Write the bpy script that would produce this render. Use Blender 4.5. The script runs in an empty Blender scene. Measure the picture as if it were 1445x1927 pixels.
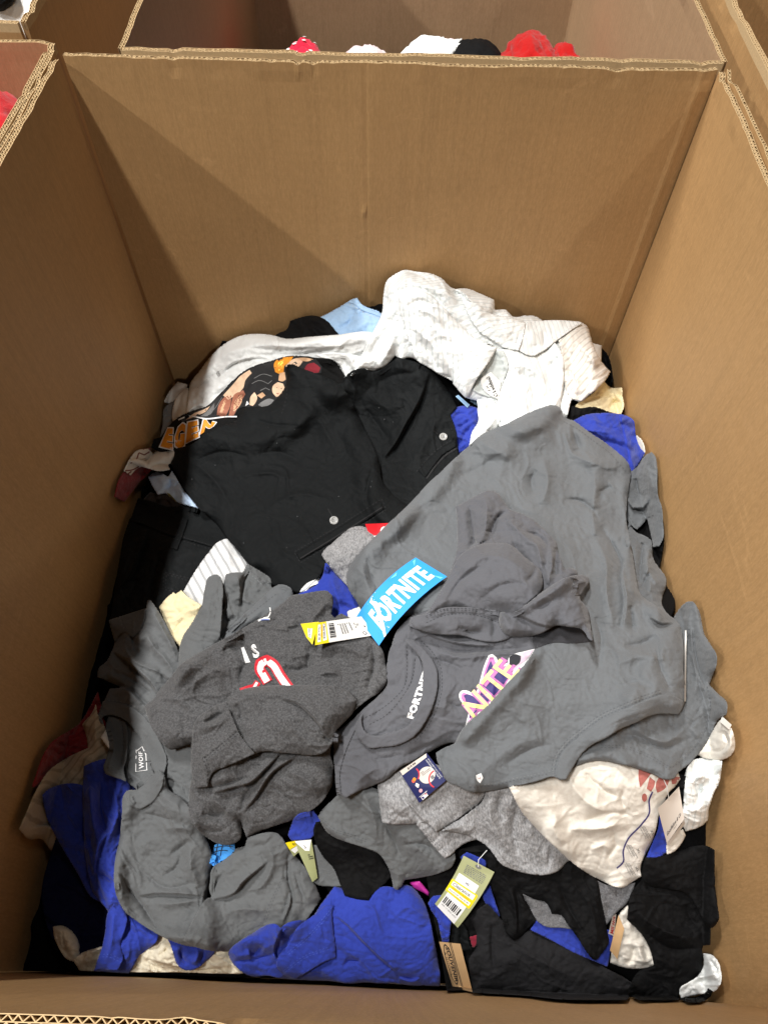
import bpy, bmesh, math, random
import numpy as np
from mathutils import Matrix, Vector
R = math.radians
SC = bpy.context.scene
COL = SC.collection

# ------------------------------------------------------------------ camera
# world frame: X right, Y away from the camera, Z up; the box rims are at z = 0, the ground at z = -1.05
CAMP = np.array([0.01349, -1.16257, 0.55506])
PITCH, YAW, ROLL, FPX = 1.005459, -0.0079858, 0.0198325, 1345.254
IW, IH = 1445.0, 1927.0
_fw = np.array([math.sin(YAW) * math.cos(PITCH), math.cos(YAW) * math.cos(PITCH), -math.sin(PITCH)])
_r0 = np.cross(_fw, [0, 0, 1]); _r0 /= np.linalg.norm(_r0)
_u0 = np.cross(_r0, _fw)
_rt = math.cos(ROLL) * _r0 + math.sin(ROLL) * _u0
_up = -math.sin(ROLL) * _r0 + math.cos(ROLL) * _u0
cam_d = bpy.data.cameras.new('camera')
cam = bpy.data.objects.new('camera', cam_d)
COL.objects.link(cam)
cam_d.sensor_fit = 'VERTICAL'
cam_d.sensor_height = 24.0
cam_d.lens = FPX / IH * 24.0
cam_d.clip_start = 0.02
cam_d.clip_end = 200
cam.matrix_world = Matrix(((_rt[0], _up[0], -_fw[0], CAMP[0]), (_rt[1], _up[1], -_fw[1], CAMP[1]),
                           (_rt[2], _up[2], -_fw[2], CAMP[2]), (0, 0, 0, 1)))
SC.camera = cam

# ------------------------------------------------------------------ light
SC.view_settings.view_transform = 'Standard'
SC.view_settings.look = 'None'
SC.view_settings.exposure = 0.0
SC.view_settings.gamma = 1.0
wd = bpy.data.worlds.new('World'); SC.world = wd
wd.use_nodes = True
wd.node_tree.nodes['Background'].inputs[0].default_value = (0.80, 0.86, 1.0, 1)
wd.node_tree.nodes['Background'].inputs[1].default_value = 0.005


def lamp(x, y, z, power, col=(1.0, 0.975, 0.94), sx=0.22, sy=0.9):
    d = bpy.data.lights.new('ceiling_lamp', 'AREA')
    d.shape = 'RECTANGLE'; d.size = sx; d.size_y = sy; d.energy = power; d.color = col
    o = bpy.data.objects.new('ceiling_lamp', d); COL.objects.link(o)
    o.location = (x, y, z)


HL = 4.6
for (x, y, p) in ((-1.52, -1.5, 270), (-1.52, 1.3, 280), (2.75, -7.5, 175), (1.5, 0.4, 18),
                  (-5.3, -4.0, 330), (-5.3, 0.2, 200)):
    lamp(x, y, HL, p)

# ------------------------------------------------------------------ materials
MATS = {}


def nt(name):
    m = bpy.data.materials.new(name); m.use_nodes = True
    return m, m.node_tree, m.node_tree.nodes['Principled BSDF']


def lk(t, a, ai, b, bi): t.links.new(a.outputs[ai], b.inputs[bi])


def tcoord(t, scale=(1, 1, 1), rot=(0, 0, 0)):
    tc = t.nodes.new('ShaderNodeTexCoord'); mp = t.nodes.new('ShaderNodeMapping')
    mp.inputs['Scale'].default_value = scale; mp.inputs['Rotation'].default_value = rot
    lk(t, tc, 'Object', mp, 'Vector')
    return mp


def cloth(name, col, col2=None, heather=0.0, hscale=420, bump=0.0012, rough=0.92, sheen=0.15, stripes=None,
          spec=0.25, crumple=0.35, hstretch=(1, 1, 0.35), mottle=0.10):
    """woven or knitted cloth: mottled dye, fibre speckle, weave and fine crumple relief"""
    if name in MATS: return MATS[name]
    m, t, b = nt(name)
    b.inputs['Roughness'].default_value = rough
    b.inputs['Specular IOR Level'].default_value = spec
    b.inputs['Sheen Weight'].default_value = sheen
    b.inputs['Sheen Roughness'].default_value = 0.5
    mp = tcoord(t)
    n1 = t.nodes.new('ShaderNodeTexNoise'); n1.inputs['Scale'].default_value = 22; n1.inputs['Detail'].default_value = 5
    lk(t, mp, 0, n1, 'Vector')
    mix = t.nodes.new('ShaderNodeMix'); mix.data_type = 'RGBA'
    c2 = col2 if col2 else tuple(c * (1 + 2 * mottle) for c in col)
    mix.inputs[6].default_value = (*[c * (1 - mottle) for c in col], 1)
    mix.inputs[7].default_value = (*c2, 1) if not heather else (*[c * (1 + mottle) for c in col], 1)
    lk(t, n1, 'Fac', mix, 0)
    last = mix
    mph = tcoord(t, hstretch, (0.3, 0.2, 0.5))
    n2 = t.nodes.new('ShaderNodeTexNoise'); n2.inputs['Scale'].default_value = hscale; n2.inputs['Detail'].default_value = 3
    n2.inputs['Roughness'].default_value = 0.75
    lk(t, mph, 0, n2, 'Vector')
    rp = t.nodes.new('ShaderNodeValToRGB')
    rp.color_ramp.elements[0].position = 0.36; rp.color_ramp.elements[1].position = 0.66
    lk(t, n2, 'Fac', rp, 0)
    mx2 = t.nodes.new('ShaderNodeMix'); mx2.data_type = 'RGBA'
    f = heather if heather else 0.22
    sc = t.nodes.new('ShaderNodeMath'); sc.operation = 'MULTIPLY'; sc.inputs[1].default_value = f
    lk(t, rp, 0, sc, 0); lk(t, sc, 0, mx2, 0)
    lk(t, last, 2, mx2, 6)
    hc = col2 if (col2 and heather) else tuple(min(1, c * 1.35) for c in col)
    mx2.inputs[7].default_value = (*hc, 1)
    last = mx2
    if stripes:
        ang, sscale, sdark = stripes
        ms = tcoord(t, (1, 1, 1), (0, 0, ang))
        w = t.nodes.new('ShaderNodeTexWave'); w.wave_type = 'BANDS'; w.bands_direction = 'X'
        w.inputs['Scale'].default_value = sscale; w.inputs['Distortion'].default_value = 0.6
        w.inputs['Detail'].default_value = 1
        lk(t, ms, 0, w, 'Vector')
        r2 = t.nodes.new('ShaderNodeValToRGB')
        r2.color_ramp.elements[0].position = 0.72; r2.color_ramp.elements[1].position = 0.92
        lk(t, w, 'Color', r2, 0)
        mx3 = t.nodes.new('ShaderNodeMix'); mx3.data_type = 'RGBA'
        lk(t, last, 2, mx3, 6); mx3.inputs[7].default_value = (*sdark, 1)
        lk(t, r2, 0, mx3, 0); last = mx3
    lk(t, last, 2, b, 'Base Color')
    # relief
    n3 = t.nodes.new('ShaderNodeTexNoise'); n3.inputs['Scale'].default_value = 55; n3.inputs['Detail'].default_value = 6
    n3.inputs['Roughness'].default_value = 0.62; n3.inputs['Distortion'].default_value = 0.7
    lk(t, mp, 0, n3, 'Vector')
    b1 = t.nodes.new('ShaderNodeBump'); b1.inputs['Strength'].default_value = crumple * 1.3; b1.inputs['Distance'].default_value = 0.006
    lk(t, n3, 'Fac', b1, 'Height')
    b2 = t.nodes.new('ShaderNodeBump'); b2.inputs['Strength'].default_value = 0.35; b2.inputs['Distance'].default_value = bump
    lk(t, n2, 'Fac', b2, 'Height'); lk(t, b1, 0, b2, 'Normal')
    lk(t, b2, 0, b, 'Normal')
    MATS[name] = m
    return m


def plain(name, col, rough=0.6, spec=0.4, noise=0.06, scale=60, metal=0.0):
    if name in MATS: return MATS[name]
    m, t, b = nt(name)
    b.inputs['Roughness'].default_value = rough; b.inputs['Specular IOR Level'].default_value = spec
    b.inputs['Metallic'].default_value = metal
    mp = tcoord(t)
    n = t.nodes.new('ShaderNodeTexNoise'); n.inputs['Scale'].default_value = scale; n.inputs['Detail'].default_value = 4
    lk(t, mp, 0, n, 'Vector')
    mx = t.nodes.new('ShaderNodeMix'); mx.data_type = 'RGBA'
    mx.inputs[6].default_value = (*[c * (1 - noise) for c in col], 1)
    mx.inputs[7].default_value = (*[min(1, c * (1 + noise)) for c in col], 1)
    lk(t, n, 'Fac', mx, 0); lk(t, mx, 2, b, 'Base Color')
    MATS[name] = m
    return m


def cardboard(name, col, line=0.10):
    """kraft liner: fibre flecks, faint vertical flute lines, scuffs"""
    if name in MATS: return MATS[name]
    m, t, b = nt(name)
    b.inputs['Roughness'].default_value = 0.62; b.inputs['Specular IOR Level'].default_value = 0.35
    mp = tcoord(t)
    big = t.nodes.new('ShaderNodeTexNoise'); big.inputs['Scale'].default_value = 3.5; big.inputs['Detail'].default_value = 5
    lk(t, mp, 0, big, 'Vector')
    mpf = tcoord(t, (1, 1, 0.25))
    fib = t.nodes.new('ShaderNodeTexNoise'); fib.inputs['Scale'].default_value = 330; fib.inputs['Detail'].default_value = 4
    fib.inputs['Roughness'].default_value = 0.8
    lk(t, mpf, 0, fib, 'Vector')
    mpv = tcoord(t, (1, 1, 0.012))
    ver = t.nodes.new('ShaderNodeTexNoise'); ver.inputs['Scale'].default_value = 120; ver.inputs['Detail'].default_value = 2
    lk(t, mpv, 0, ver, 'Vector')
    mph = tcoord(t, (0.02, 0.02, 1))
    hor = t.nodes.new('ShaderNodeTexNoise'); hor.inputs['Scale'].default_value = 160; hor.inputs['Detail'].default_value = 2
    lk(t, mph, 0, hor, 'Vector')

    def mixc(a, fac_node, amt, colr):
        s = t.nodes.new('ShaderNodeMapRange'); s.inputs[1].default_value = 0.42; s.inputs[2].default_value = 0.68
        s.inputs[3].default_value = 0; s.inputs[4].default_value = amt
        lk(t, fac_node, 'Fac', s, 0)
        mx = t.nodes.new('ShaderNodeMix'); mx.data_type = 'RGBA'
        if isinstance(a, tuple): mx.inputs[6].default_value = (*a, 1)
        else: lk(t, a, 2, mx, 6)
        mx.inputs[7].default_value = (*colr, 1)
        lk(t, s, 0, mx, 0)
        return mx
    c = mixc(col, big, 0.45, tuple(x * 0.80 for x in col))
    c = mixc(c, ver, line * 2.2, tuple(x * 0.62 for x in col))
    c = mixc(c, hor, line * 1.0, tuple(x * 0.7 for x in col))
    c = mixc(c, fib, 0.45, (col[0] * 1.35, col[1] * 1.38, col[2] * 1.5))
    mps = tcoord(t, (1.0, 0.35, 2.2), (0.4, 0.3, 0.5))
    scf = t.nodes.new('ShaderNodeTexNoise'); scf.inputs['Scale'].default_value = 9; scf.inputs['Detail'].default_value = 8; scf.inputs['Roughness'].default_value = 0.7
    scf.inputs['Distortion'].default_value = 1.2
    lk(t, mps, 0, scf, 'Vector')
    rs = t.nodes.new('ShaderNodeMapRange'); rs.inputs[1].default_value = 0.62; rs.inputs[2].default_value = 0.70; rs.inputs[3].default_value = 0; rs.inputs[4].default_value = 0.30
    lk(t, scf, 'Fac', rs, 0)
    ms = t.nodes.new('ShaderNodeMix'); ms.data_type = 'RGBA'
    lk(t, c, 2, ms, 6); ms.inputs[7].default_value = (min(1, col[0] * 1.5), min(1, col[1] * 1.55), min(1, col[2] * 1.7), 1); lk(t, rs, 0, ms, 0)
    c = ms
    lk(t, c, 2, b, 'Base Color')
    b1 = t.nodes.new('ShaderNodeBump'); b1.inputs['Strength'].default_value = 0.35; b1.inputs['Distance'].default_value = 0.0012
    lk(t, ver, 'Fac', b1, 'Height')
    b2 = t.nodes.new('ShaderNodeBump'); b2.inputs['Strength'].default_value = 0.25; b2.inputs['Distance'].default_value = 0.0006
    lk(t, fib, 'Fac', b2, 'Height'); lk(t, b1, 0, b2, 'Normal')
    b3 = t.nodes.new('ShaderNodeBump'); b3.inputs['Strength'].default_value = 0.5; b3.inputs['Distance'].default_value = 0.01
    lk(t, big, 'Fac', b3, 'Height'); lk(t, b2, 0, b3, 'Normal')
    lk(t, b3, 0, b, 'Normal')
    MATS[name] = m
    return m


KRAFT = cardboard('kraft_board', (0.412, 0.243, 0.102))
KRAFT3 = cardboard('kraft_board_grey', (0.37, 0.235, 0.13))
KRAFT2 = cardboard('kraft_board_red_bounce', (0.36, 0.205, 0.105))  # redder than the other board: red bounce from the clothes put into the colour
KSHADE = plain('flute_shade', (0.16, 0.09, 0.035), 0.9, 0.1, 0.2, 200)  # dark board colour painting the shade down inside the flutes
EDGE = plain('cut_board_edge', (0.52, 0.37, 0.20), 0.85, 0.2, 0.2, 300)

# ------------------------------------------------------------------ object helpers


def link(name, me, mat, parent=None, origin=None):
    o = bpy.data.objects.new(name, me); COL.objects.link(o)
    if mat is not None and not me.materials:
        for mm in (mat if isinstance(mat, (list, tuple)) else [mat]): me.materials.append(mm)
    if parent is not None: o.parent = parent
    elif origin is not None: o.location = origin
    return o


def tag(o, label=None, cat=None, group=None, kind=None):
    if label: o['label'] = label
    if cat: o['category'] = cat
    if group: o['group'] = group
    if kind: o['kind'] = kind
    return o


def thing(name, label, cat, loc=(0, 0, 0), group=None, kind=None):
    o = bpy.data.objects.new(name, None); COL.objects.link(o)
    o.location = loc; o.empty_display_size = 0.05
    return tag(o, label, cat, group, kind)


def rootloc(p):
    while p.parent is not None: p = p.parent
    return np.array(p.location)


def mesh_np(name, V, F, mat, parent=None, smooth=True, origin=None, midx=None):
    """V (n,3) world coordinates, F list/array of quads or tris"""
    V = np.asarray(V, float)
    org = rootloc(parent) if parent is not None else np.array(origin if origin is not None else V.mean(0))
    me = bpy.data.meshes.new(name)
    L = V - org
    if isinstance(F, np.ndarray):
        n, k = F.shape
        me.vertices.add(len(L)); me.vertices.foreach_set('co', L.astype(np.float32).ravel())
        me.loops.add(n * k); me.loops.foreach_set('vertex_index', F.astype(np.int32).ravel())
        me.polygons.add(n); me.polygons.foreach_set('loop_start', np.arange(0, n * k, k, dtype=np.int32))
        me.update(calc_edges=True)
    else:
        me.from_pydata([tuple(v) for v in L], [], [tuple(f) for f in F])
    if smooth: me.polygons.foreach_set('use_smooth', np.ones(len(me.polygons), bool))
    me.validate()
    o = link(name, me, mat, parent, tuple(org))
    return o


def tube(name, pts, r, mat, parent, sides=6):
    pts = [np.array(p, float) for p in pts]
    V = []; F = []
    for i, p in enumerate(pts):
        d = pts[min(i + 1, len(pts) - 1)] - pts[max(i - 1, 0)]; d /= np.linalg.norm(d) + 1e-9
        a = np.cross(d, [0.3, 0.1, 0.9]); a /= np.linalg.norm(a) + 1e-9; b = np.cross(d, a)
        for k in range(sides):
            an = 2 * math.pi * k / sides
            V.append(p + r * (math.cos(an) * a + math.sin(an) * b))
    for i in range(len(pts) - 1):
        for k in range(sides):
            k2 = (k + 1) % sides
            F.append((i * sides + k, i * sides + k2, (i + 1) * sides + k2, (i + 1) * sides + k))
    return mesh_np(name, V, F, mat, parent)


# ------------------------------------------------------------------ setting: ground
me = bpy.data.meshes.new('ground')
me.from_pydata([(-40, -40, 0), (40, -40, 0), (40, 40, 0), (-40, 40, 0)], [], [(0, 1, 2, 3)])
g = link('ground', me, plain('concrete', (0.28, 0.27, 0.25), 0.7, 0.4, 0.25, 5), None, (0, 0, -1.05))
g['kind'] = 'structure'

# ------------------------------------------------------------------ cardboard boxes
rng = np.random.RandomState(7)


def wob(n, seed, amp, k=9):
    r = np.random.RandomState(seed)
    c = r.randn(k)
    x = np.linspace(0, k - 1, n)
    i = np.clip(x.astype(int), 0, k - 2); f = x - i; f = f * f * (3 - 2 * f)
    return amp * (c[i] * (1 - f) + c[i + 1] * f)


def panel(parent, A, B, nin, zb=-1.03, T=0.009, mat=KRAFT, bulge=None, seed=0, pitch=0.0074, nx=90, nz=40, label=None,
          ztop=0.0, walls=2, rimamp=0.0012):
    """one corrugated wall panel between rim points A and B (inner face), nin = inward normal"""
    A = np.array(A, float); B = np.array(B, float); nin = np.array(nin, float)
    Ln = np.linalg.norm(B - A)
    s = np.linspace(0, 1, nx)
    rr0 = np.random.RandomState(seed + 900)
    rim = wob(nx, seed, rimamp * 0.6, 9) + wob(nx, seed + 300, rimamp * 0.35, max(12, nx // 3)) + ztop
    edge = wob(nx, seed + 50, 0.0012, 10) + wob(nx, seed + 70, 0.0005, max(12, nx // 4))
    for _ in range(int(Ln * 5)):   # crushed and torn spots
        c0 = rr0.rand(); ww = rr0.uniform(0.004, 0.012); dd = rr0.uniform(0.001, 0.005)
        rim = rim - dd * np.exp(-((s - c0) / ww) ** 2); edge = edge + rr0.choice([-1, 1]) * dd * 0.8 * np.exp(-((s - c0) / ww) ** 2)
    bf = bulge if bulge else (lambda s, z: 0 * s)

    def pt(si, off, z):
        base = A + (B - A) * si
        o = bf(np.array(si), np.array(z))
        return np.array([base[0], base[1], z]) + nin * (float(o) - off)
    li = 0.0006
    rec = 0.014
    zs = np.concatenate([np.linspace(zb, -0.03, nz), [-rec, 0.0]])
    cols = []
    V = []
    for i, si in enumerate(s):
        prof = []
        for z in zs[:-1]: prof.append((0, z))
        prof.append((0, rim[i]))
        prof.append((li, rim[i])); prof.append((li, -rec))
        prof.append((T - li, -rec)); prof.append((T - li, rim[i] - 0.0004)); prof.append((T, rim[i] - 0.0004))
        for z in zs[::-1][1:]: prof.append((T, z))
        for (off, z) in prof: V.append(pt(si, off + (edge[i] if z > -0.02 else 0) * 0.5, z))
        m = len(prof)
    F = []
    for i in range(nx - 1):
        for j in range(m - 1):
            a = i * m + j
            F.append((a, a + m, a + m + 1, a + 1))
        F.append((i * m + m - 1, (i + 1) * m + m - 1, (i + 1) * m, i * m))
    F.append(tuple(range(m - 1, -1, -1))); F.append(tuple((nx - 1) * m + j for j in range(m)))
    o = mesh_np('wall_panel', V, F, [mat, EDGE, KSHADE], parent, smooth=False)
    k0 = len(zs)  # profile segments that form the cut edge
    mi = np.zeros(len(o.data.polygons), np.int32)
    q = 0
    for i in range(nx - 1):
        for j in range(m):
            if k0 - 1 <= j <= k0 + 4: mi[q] = 2 if k0 + 1 <= j <= k0 + 2 else 1
            q += 1
    o.data.polygons.foreach_set('material_index', mi)
    if label: o['label'] = label
    # corrugated edge: middle liner and two zigzag flutings
    V = []; F = []

    def at(sv, off, z):
        i = min(int(sv * (nx - 1)), nx - 2); f = sv * (nx - 1) - i
        r = rim[i] * (1 - f) + rim[i + 1] * f; e = edge[i] * (1 - f) + edge[i + 1] * f
        return pt(sv, off + e * 0.5, r + z if z > -0.008 else z)
    n = int(Ln / pitch) * 2
    lays = [(li, T)] if walls == 1 else [(li, T * 0.5 - li * .5), (T * 0.5 + li * .5, T - li)]
    for (o0, o1) in lays:
        b = len(V)
        rr = np.random.RandomState(seed + int(o0 * 1e5))
        dl = 0.00055 / Ln
        for k in range(n + 1):
            sv = min(1 - dl, max(dl, (k + rr.uniform(-.12, .12)) / n)); off = o0 if k % 2 == 0 else o1
            dz = -abs(rr.randn()) * 0.0008
            V += [at(sv - dl, off, -0.0002 + dz), at(sv + dl, off, -0.0002 + dz), at(sv + dl, off, -rec), at(sv - dl, off, -rec)]
        for k in range(n):
            a0 = b + 4 * k; a1 = a0 + 4
            for j in range(3): F.append((a0 + j, a1 + j, a1 + j + 1, a0 + j + 1))
            F.append((a0 + 3, a1 + 3, a1, a0))
    if walls == 2:
        b = len(V)
        for i in range(nx):
            for (off, z) in ((T * .5 - li * .5, -rec), (T * .5 - li * .5, -0.0003), (T * .5 + li * .5, -0.0003), (T * .5 + li * .5, -rec)):
                V.append(at(s[i], off, z))
        for i in range(nx - 1):
            for j in range(3):
                a = b + i * 4 + j; F.append((a, a + 4, a + 5, a + 1))
    V = np.array(V)
    e = mesh_np('corrugated_edge', V, F, EDGE, parent, smooth=False)
    e.parent = o
    return o


def ztop_b(z): return np.clip(-z / 0.62, 0, 1)


# the box in front
BX = thing('cardboard_box', 'big open corrugated cardboard box in front, heaped with clothes, creased back wall', 'box', (0, -0.6, -1.04),
           'open cardboard boxes of clothes')
def bulge_back(s, z):
    v = -0.0012 * np.exp(-((s - 0.462) / 0.003) ** 2) + 0.0015 * np.clip((s - 0.970) / 0.006, 0, 1) - 0.004 * np.clip((s - 0.979) / 0.021, 0, 1) + 0.006 * np.exp(-((s - 0.462) / .05) ** 2) * np.clip(-z * 4, 0, 1)
    k = 0.003 * np.exp(-((s - 0.458) / 0.004) ** 2) * np.exp(-((z + 0.25) / 0.012) ** 2)
    return v + k + 0.004 * np.sin(3.1 * s) * np.clip(-z, 0, 1)
panel(BX, (-0.5, 0, 0), (0.5, 0.0, 0), (0, -1, 0), bulge=bulge_back, seed=1, nx=260, nz=60, label='back wall with a creased vertical score line')
panel(BX, (0.5, 0.0, 0), (0.5, -1.2, 0), (-1, 0, 0), bulge=lambda s, z: 0.006 * np.sin(3.1 * s) * np.clip(-z * 2, 0, 1) + 0.0015 * np.sin(s * 40), seed=2, nx=200)
panel(BX, (-0.5055, -1.2, 0), (-0.5055, -0.004, 0), (1, 0, 0), bulge=lambda s, z: 0.003 * np.sin(3.1 * s) * np.clip(-z * 2, 0, 1), seed=3, nx=200)
panel(BX, (0.516, 0.01, 0), (0.516, -1.2, 0), (-1, 0, 0), T=0.0055, walls=1, seed=6, nx=160, rimamp=0.002, bulge=lambda s, z: 0.002 * np.sin(s * 9) * (z > -0.3), label='outer sleeve of the right wall')
panel(BX, (-0.5175, -1.2, 0), (-0.5175, 0.012, 0), (1, 0, 0), T=0.0055, walls=1, seed=7, nx=160, rimamp=0.002, bulge=lambda s, z: 0.0015 * np.sin(s * 9) * (z > -0.3), label='outer sleeve of the left wall')
panel(BX, (0.5, -1.195, 0), (-0.5, -1.195, 0), (0, 1, 0), bulge=lambda s, z: np.clip(-z * 0.02, 0, 0.0115) * s + 0.0006 * np.sin(s * 25) * np.clip(-z * 4, 0, 1), seed=4, nx=200)
# floor panel of the box
V = [(-.5, -1.19, -1.02), (.5, -1.19, -1.02), (.5, 0, -1.02), (-.5, 0, -1.02), (-.5, -1.19, -1.035), (.5, -1.19, -1.035), (.5, 0, -1.035), (-.5, 0, -1.035)]
BOXF = [(0, 1, 2, 3), (7, 6, 5, 4), (0, 4, 5, 1), (1, 5, 6, 2), (2, 6, 7, 3), (3, 7, 4, 0)]
mesh_np('floor_panel', V, BOXF, KRAFT, BX, smooth=False)


def box4(label, x0, x1, y0, y1, mats=(KRAFT,) * 4, seed=10, nx=120, ztops=(0, 0, 0, 0), rimamp=0.0015):
    b = thing('cardboard_box', label, 'box', ((x0 + x1) / 2, (y0 + y1) / 2, -1.04), 'open cardboard boxes of clothes')
    kw = dict(nx=nx, nz=8, rimamp=rimamp)
    panel(b, (x0, y1, 0), (x1, y1, 0), (0, -1, 0), mat=mats[0], seed=seed, ztop=ztops[0], **kw)
    panel(b, (x1, y1, 0), (x1, y0, 0), (-1, 0, 0), mat=mats[1], seed=seed + 1, ztop=ztops[1], **kw)
    panel(b, (x1, y0, 0), (x0, y0, 0), (0, 1, 0), mat=mats[2], seed=seed + 2, ztop=ztops[2], **kw)
    panel(b, (x0, y0, 0), (x0, y1, 0), (1, 0, 0), mat=mats[3], seed=seed + 3, ztop=ztops[3], **kw)
    V = [(x0, y0, -1.02), (x1, y0, -1.02), (x1, y1, -1.02), (x0, y1, -1.02), (x0, y0, -1.035), (x1, y0, -1.035), (x1, y1, -1.035), (x0, y1, -1.035)]
    mesh_np('floor_panel', V, BOXF, KRAFT, b, smooth=False)
    return b


box4('cardboard box directly behind the front one, red and white clothes just showing over its rim', -0.415, 0.512, 0.03, 1.22, (KRAFT3,) * 4, 10, ztops=(0, 0, 0.002, 0))
box4('open cardboard box at the left edge, reddish inside, with bright red clothes', -1.52, -0.532, -1.15, 0.040, (KRAFT2,) * 4, 20)
box4('cardboard box at the upper left corner filled to the rim with white cloth', -1.5, -0.6, 0.11, 1.2, (KRAFT,) * 4, 30)
box4('open cardboard box at the right edge across the narrow gap, orange brown inside', 0.585, 1.6, -0.7, 0.62, (KRAFT,) * 4, 40)

# ------------------------------------------------------------------ the heap of clothes
# Every garment is a draped sheet lying on the layers below it: its outline is measured on the heap, its height above
# the settled base of the heap follows what lies underneath plus its own folds.


def lerp1(x, xs, ys): return np.interp(x, xs, ys)


def Hbase(x, y):
    yy = -y
    zr = lerp1(yy, [0, .33, .5, .67, .85, .95, 1.05, 1.2], [-.60, -.57, -.56, -.51, -.49, -.52, -.61, -.685])
    zl = lerp1(yy, [0, .35, .65, .9, 1.2], [-.70, -.66, -.63, -.64, -.66])
    u = np.clip(x + 0.5, 0, 1); u = u * u * (3 - 2 * u)
    h = zl * (1 - u) + zr * u
    h = h + 0.055 * np.clip(1 - (2 * x) ** 2, 0, 1) * np.sin(np.pi * np.clip(yy / 1.2, 0, 1))
    hb = lerp1(x, [-.5, -.45, -.39, -.3, -.2, -.12, -.06, 0, .035, .11, .16, .21, .29, .37, .41, .46, .5],
               [-.71, -.70, -.63, -.555, -.52, -.48, -.45, -.43, -.385, -.40, -.42, -.44, -.475, -.485, -.50, -.57, -.62])
    w = np.exp(-(np.clip(-y - 0.05, 0, 9) / .15) ** 2)
    h = h * (1 - w) + (hb + 0.0) * w
    h = h + 0.03 * np.exp(-((x - .25) / .2) ** 2 - ((y + .75) / .2) ** 2)
    h = h + 0.02 * np.exp(-((x + .15) / .15) ** 2 - ((y + .85) / .15) ** 2)
    return h


def W(px, py, h, back=0.0):
    """point where the sight line through (px, py) meets the heap surface raised by h metres"""
    px = np.asarray(px, float); py = np.asarray(py, float); h = np.asarray(h, float)
    a = (px - IW / 2) / FPX; b = (py - IH / 2) / FPX
    d = _fw[None, :] + a.ravel()[:, None] * _rt[None, :] - b.ravel()[:, None] * _up[None, :]
    hh = np.broadcast_to(h, px.shape).ravel()
    z = np.full(len(hh), -0.6)
    for _ in range(14):
        t = (z - CAMP[2]) / d[:, 2]
        P = CAMP[None, :] + t[:, None] * d
        zn = Hbase(P[:, 0], np.clip(P[:, 1], -1.19, 0)) + hh
        z = z + 0.6 * (zn - z)
    t = (z - CAMP[2]) / d[:, 2]
    # stay inside the box
    with np.errstate(divide='ignore', invalid='ignore'):
        off = np.clip(hh, 0, 0.12) * 0.45 - back
        for nv, lim, sg in (((1, 0, 0), 0.4885 - off, 1), ((1, 0, 0), -0.4960 + off, -1), ((0, 1, 0), -0.010 - off, 1),
                            ((0.011, 1, 0), -1.1865 + off * 0.02, -1)):
            nv = np.array(nv, float); cn = CAMP @ nv; dn = d @ nv
            tl = (lim - cn) / dn
            bad = (sg * (cn + t * dn - lim) > 0) & (tl > 0.2)
            t = np.where(bad, np.minimum(t, tl), t)
    P = CAMP[None, :] + t[:, None] * d
    return P.reshape(px.shape + (3,))


G = 2.0
GX0, GY0 = -20.0, 470.0
NX, NY = int((1470 - GX0) / G) + 1, int((1935 - GY0) / G) + 1
M = np.zeros((NY, NX))


def Msamp(px, py, A=None):
    A = M if A is None else A
    x = np.clip((np.asarray(px, float) - GX0) / G, 0, NX - 1.001); y = np.clip((np.asarray(py, float) - GY0) / G, 0, NY - 1.001)
    i = x.astype(int); j = y.astype(int); fx = x - i; fy = y - j
    return (A[j, i] * (1 - fx) * (1 - fy) + A[j, i + 1] * fx * (1 - fy) + A[j + 1, i] * (1 - fx) * fy + A[j + 1, i + 1] * fx * fy)


# noise bank
NB = 512
_f = np.fft.fftfreq(NB)
_FX, _FY = np.meshgrid(_f, _f)
_cache = {}


def nfield(seed, wl, ang=0.0, el=1.0):
    """tileable noise, wavelength wl px across, el times longer along ang (radians)"""
    key = (seed, wl, round(ang, 2), el)
    if key in _cache: return _cache[key]
    r = np.random.RandomState(seed * 977 + 13)
    w = np.fft.fft2(r.randn(NB, NB))
    ca, sa = math.cos(ang), math.sin(ang)
    u = _FX * ca + _FY * sa; v = -_FX * sa + _FY * ca
    L = wl / G
    k2 = (u * L * el) ** 2 + (v * L) ** 2
    n = np.real(np.fft.ifft2(w * np.exp(-k2 * 2.2) * np.sqrt(k2 + 1e-6)))
    n /= n.std() + 1e-12
    _cache[key] = n
    return n


def nsamp(n, X, Y):
    x = (X / G) % NB; y = (Y / G) % NB
    i = x.astype(int) % NB; j = y.astype(int) % NB; fx = x - np.floor(x); fy = y - np.floor(y)
    i2 = (i + 1) % NB; j2 = (j + 1) % NB
    return n[j, i] * (1 - fx) * (1 - fy) + n[j, i2] * fx * (1 - fy) + n[j2, i] * (1 - fx) * fy + n[j2, i2] * fx * fy


def box1(A, r, ax):
    if r < 1: return A
    p = [(0, 0), (0, 0)]; p[ax] = (r + 1, r)
    c = np.cumsum(np.pad(A, p, mode='edge'), axis=ax)
    if ax == 0: return (c[2 * r + 1:, :] - c[:-2 * r - 1, :]) / (2 * r + 1)
    return (c[:, 2 * r + 1:] - c[:, :-2 * r - 1]) / (2 * r + 1)


def blur(A, r):
    r = int(round(r))
    for _ in range(3):
        A = box1(box1(A, r, 0), r, 1)
    return A


def mblur(A, m, r):
    w = blur(m.astype(float), r) + 1e-6
    return blur(A * m, r) / w


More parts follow.
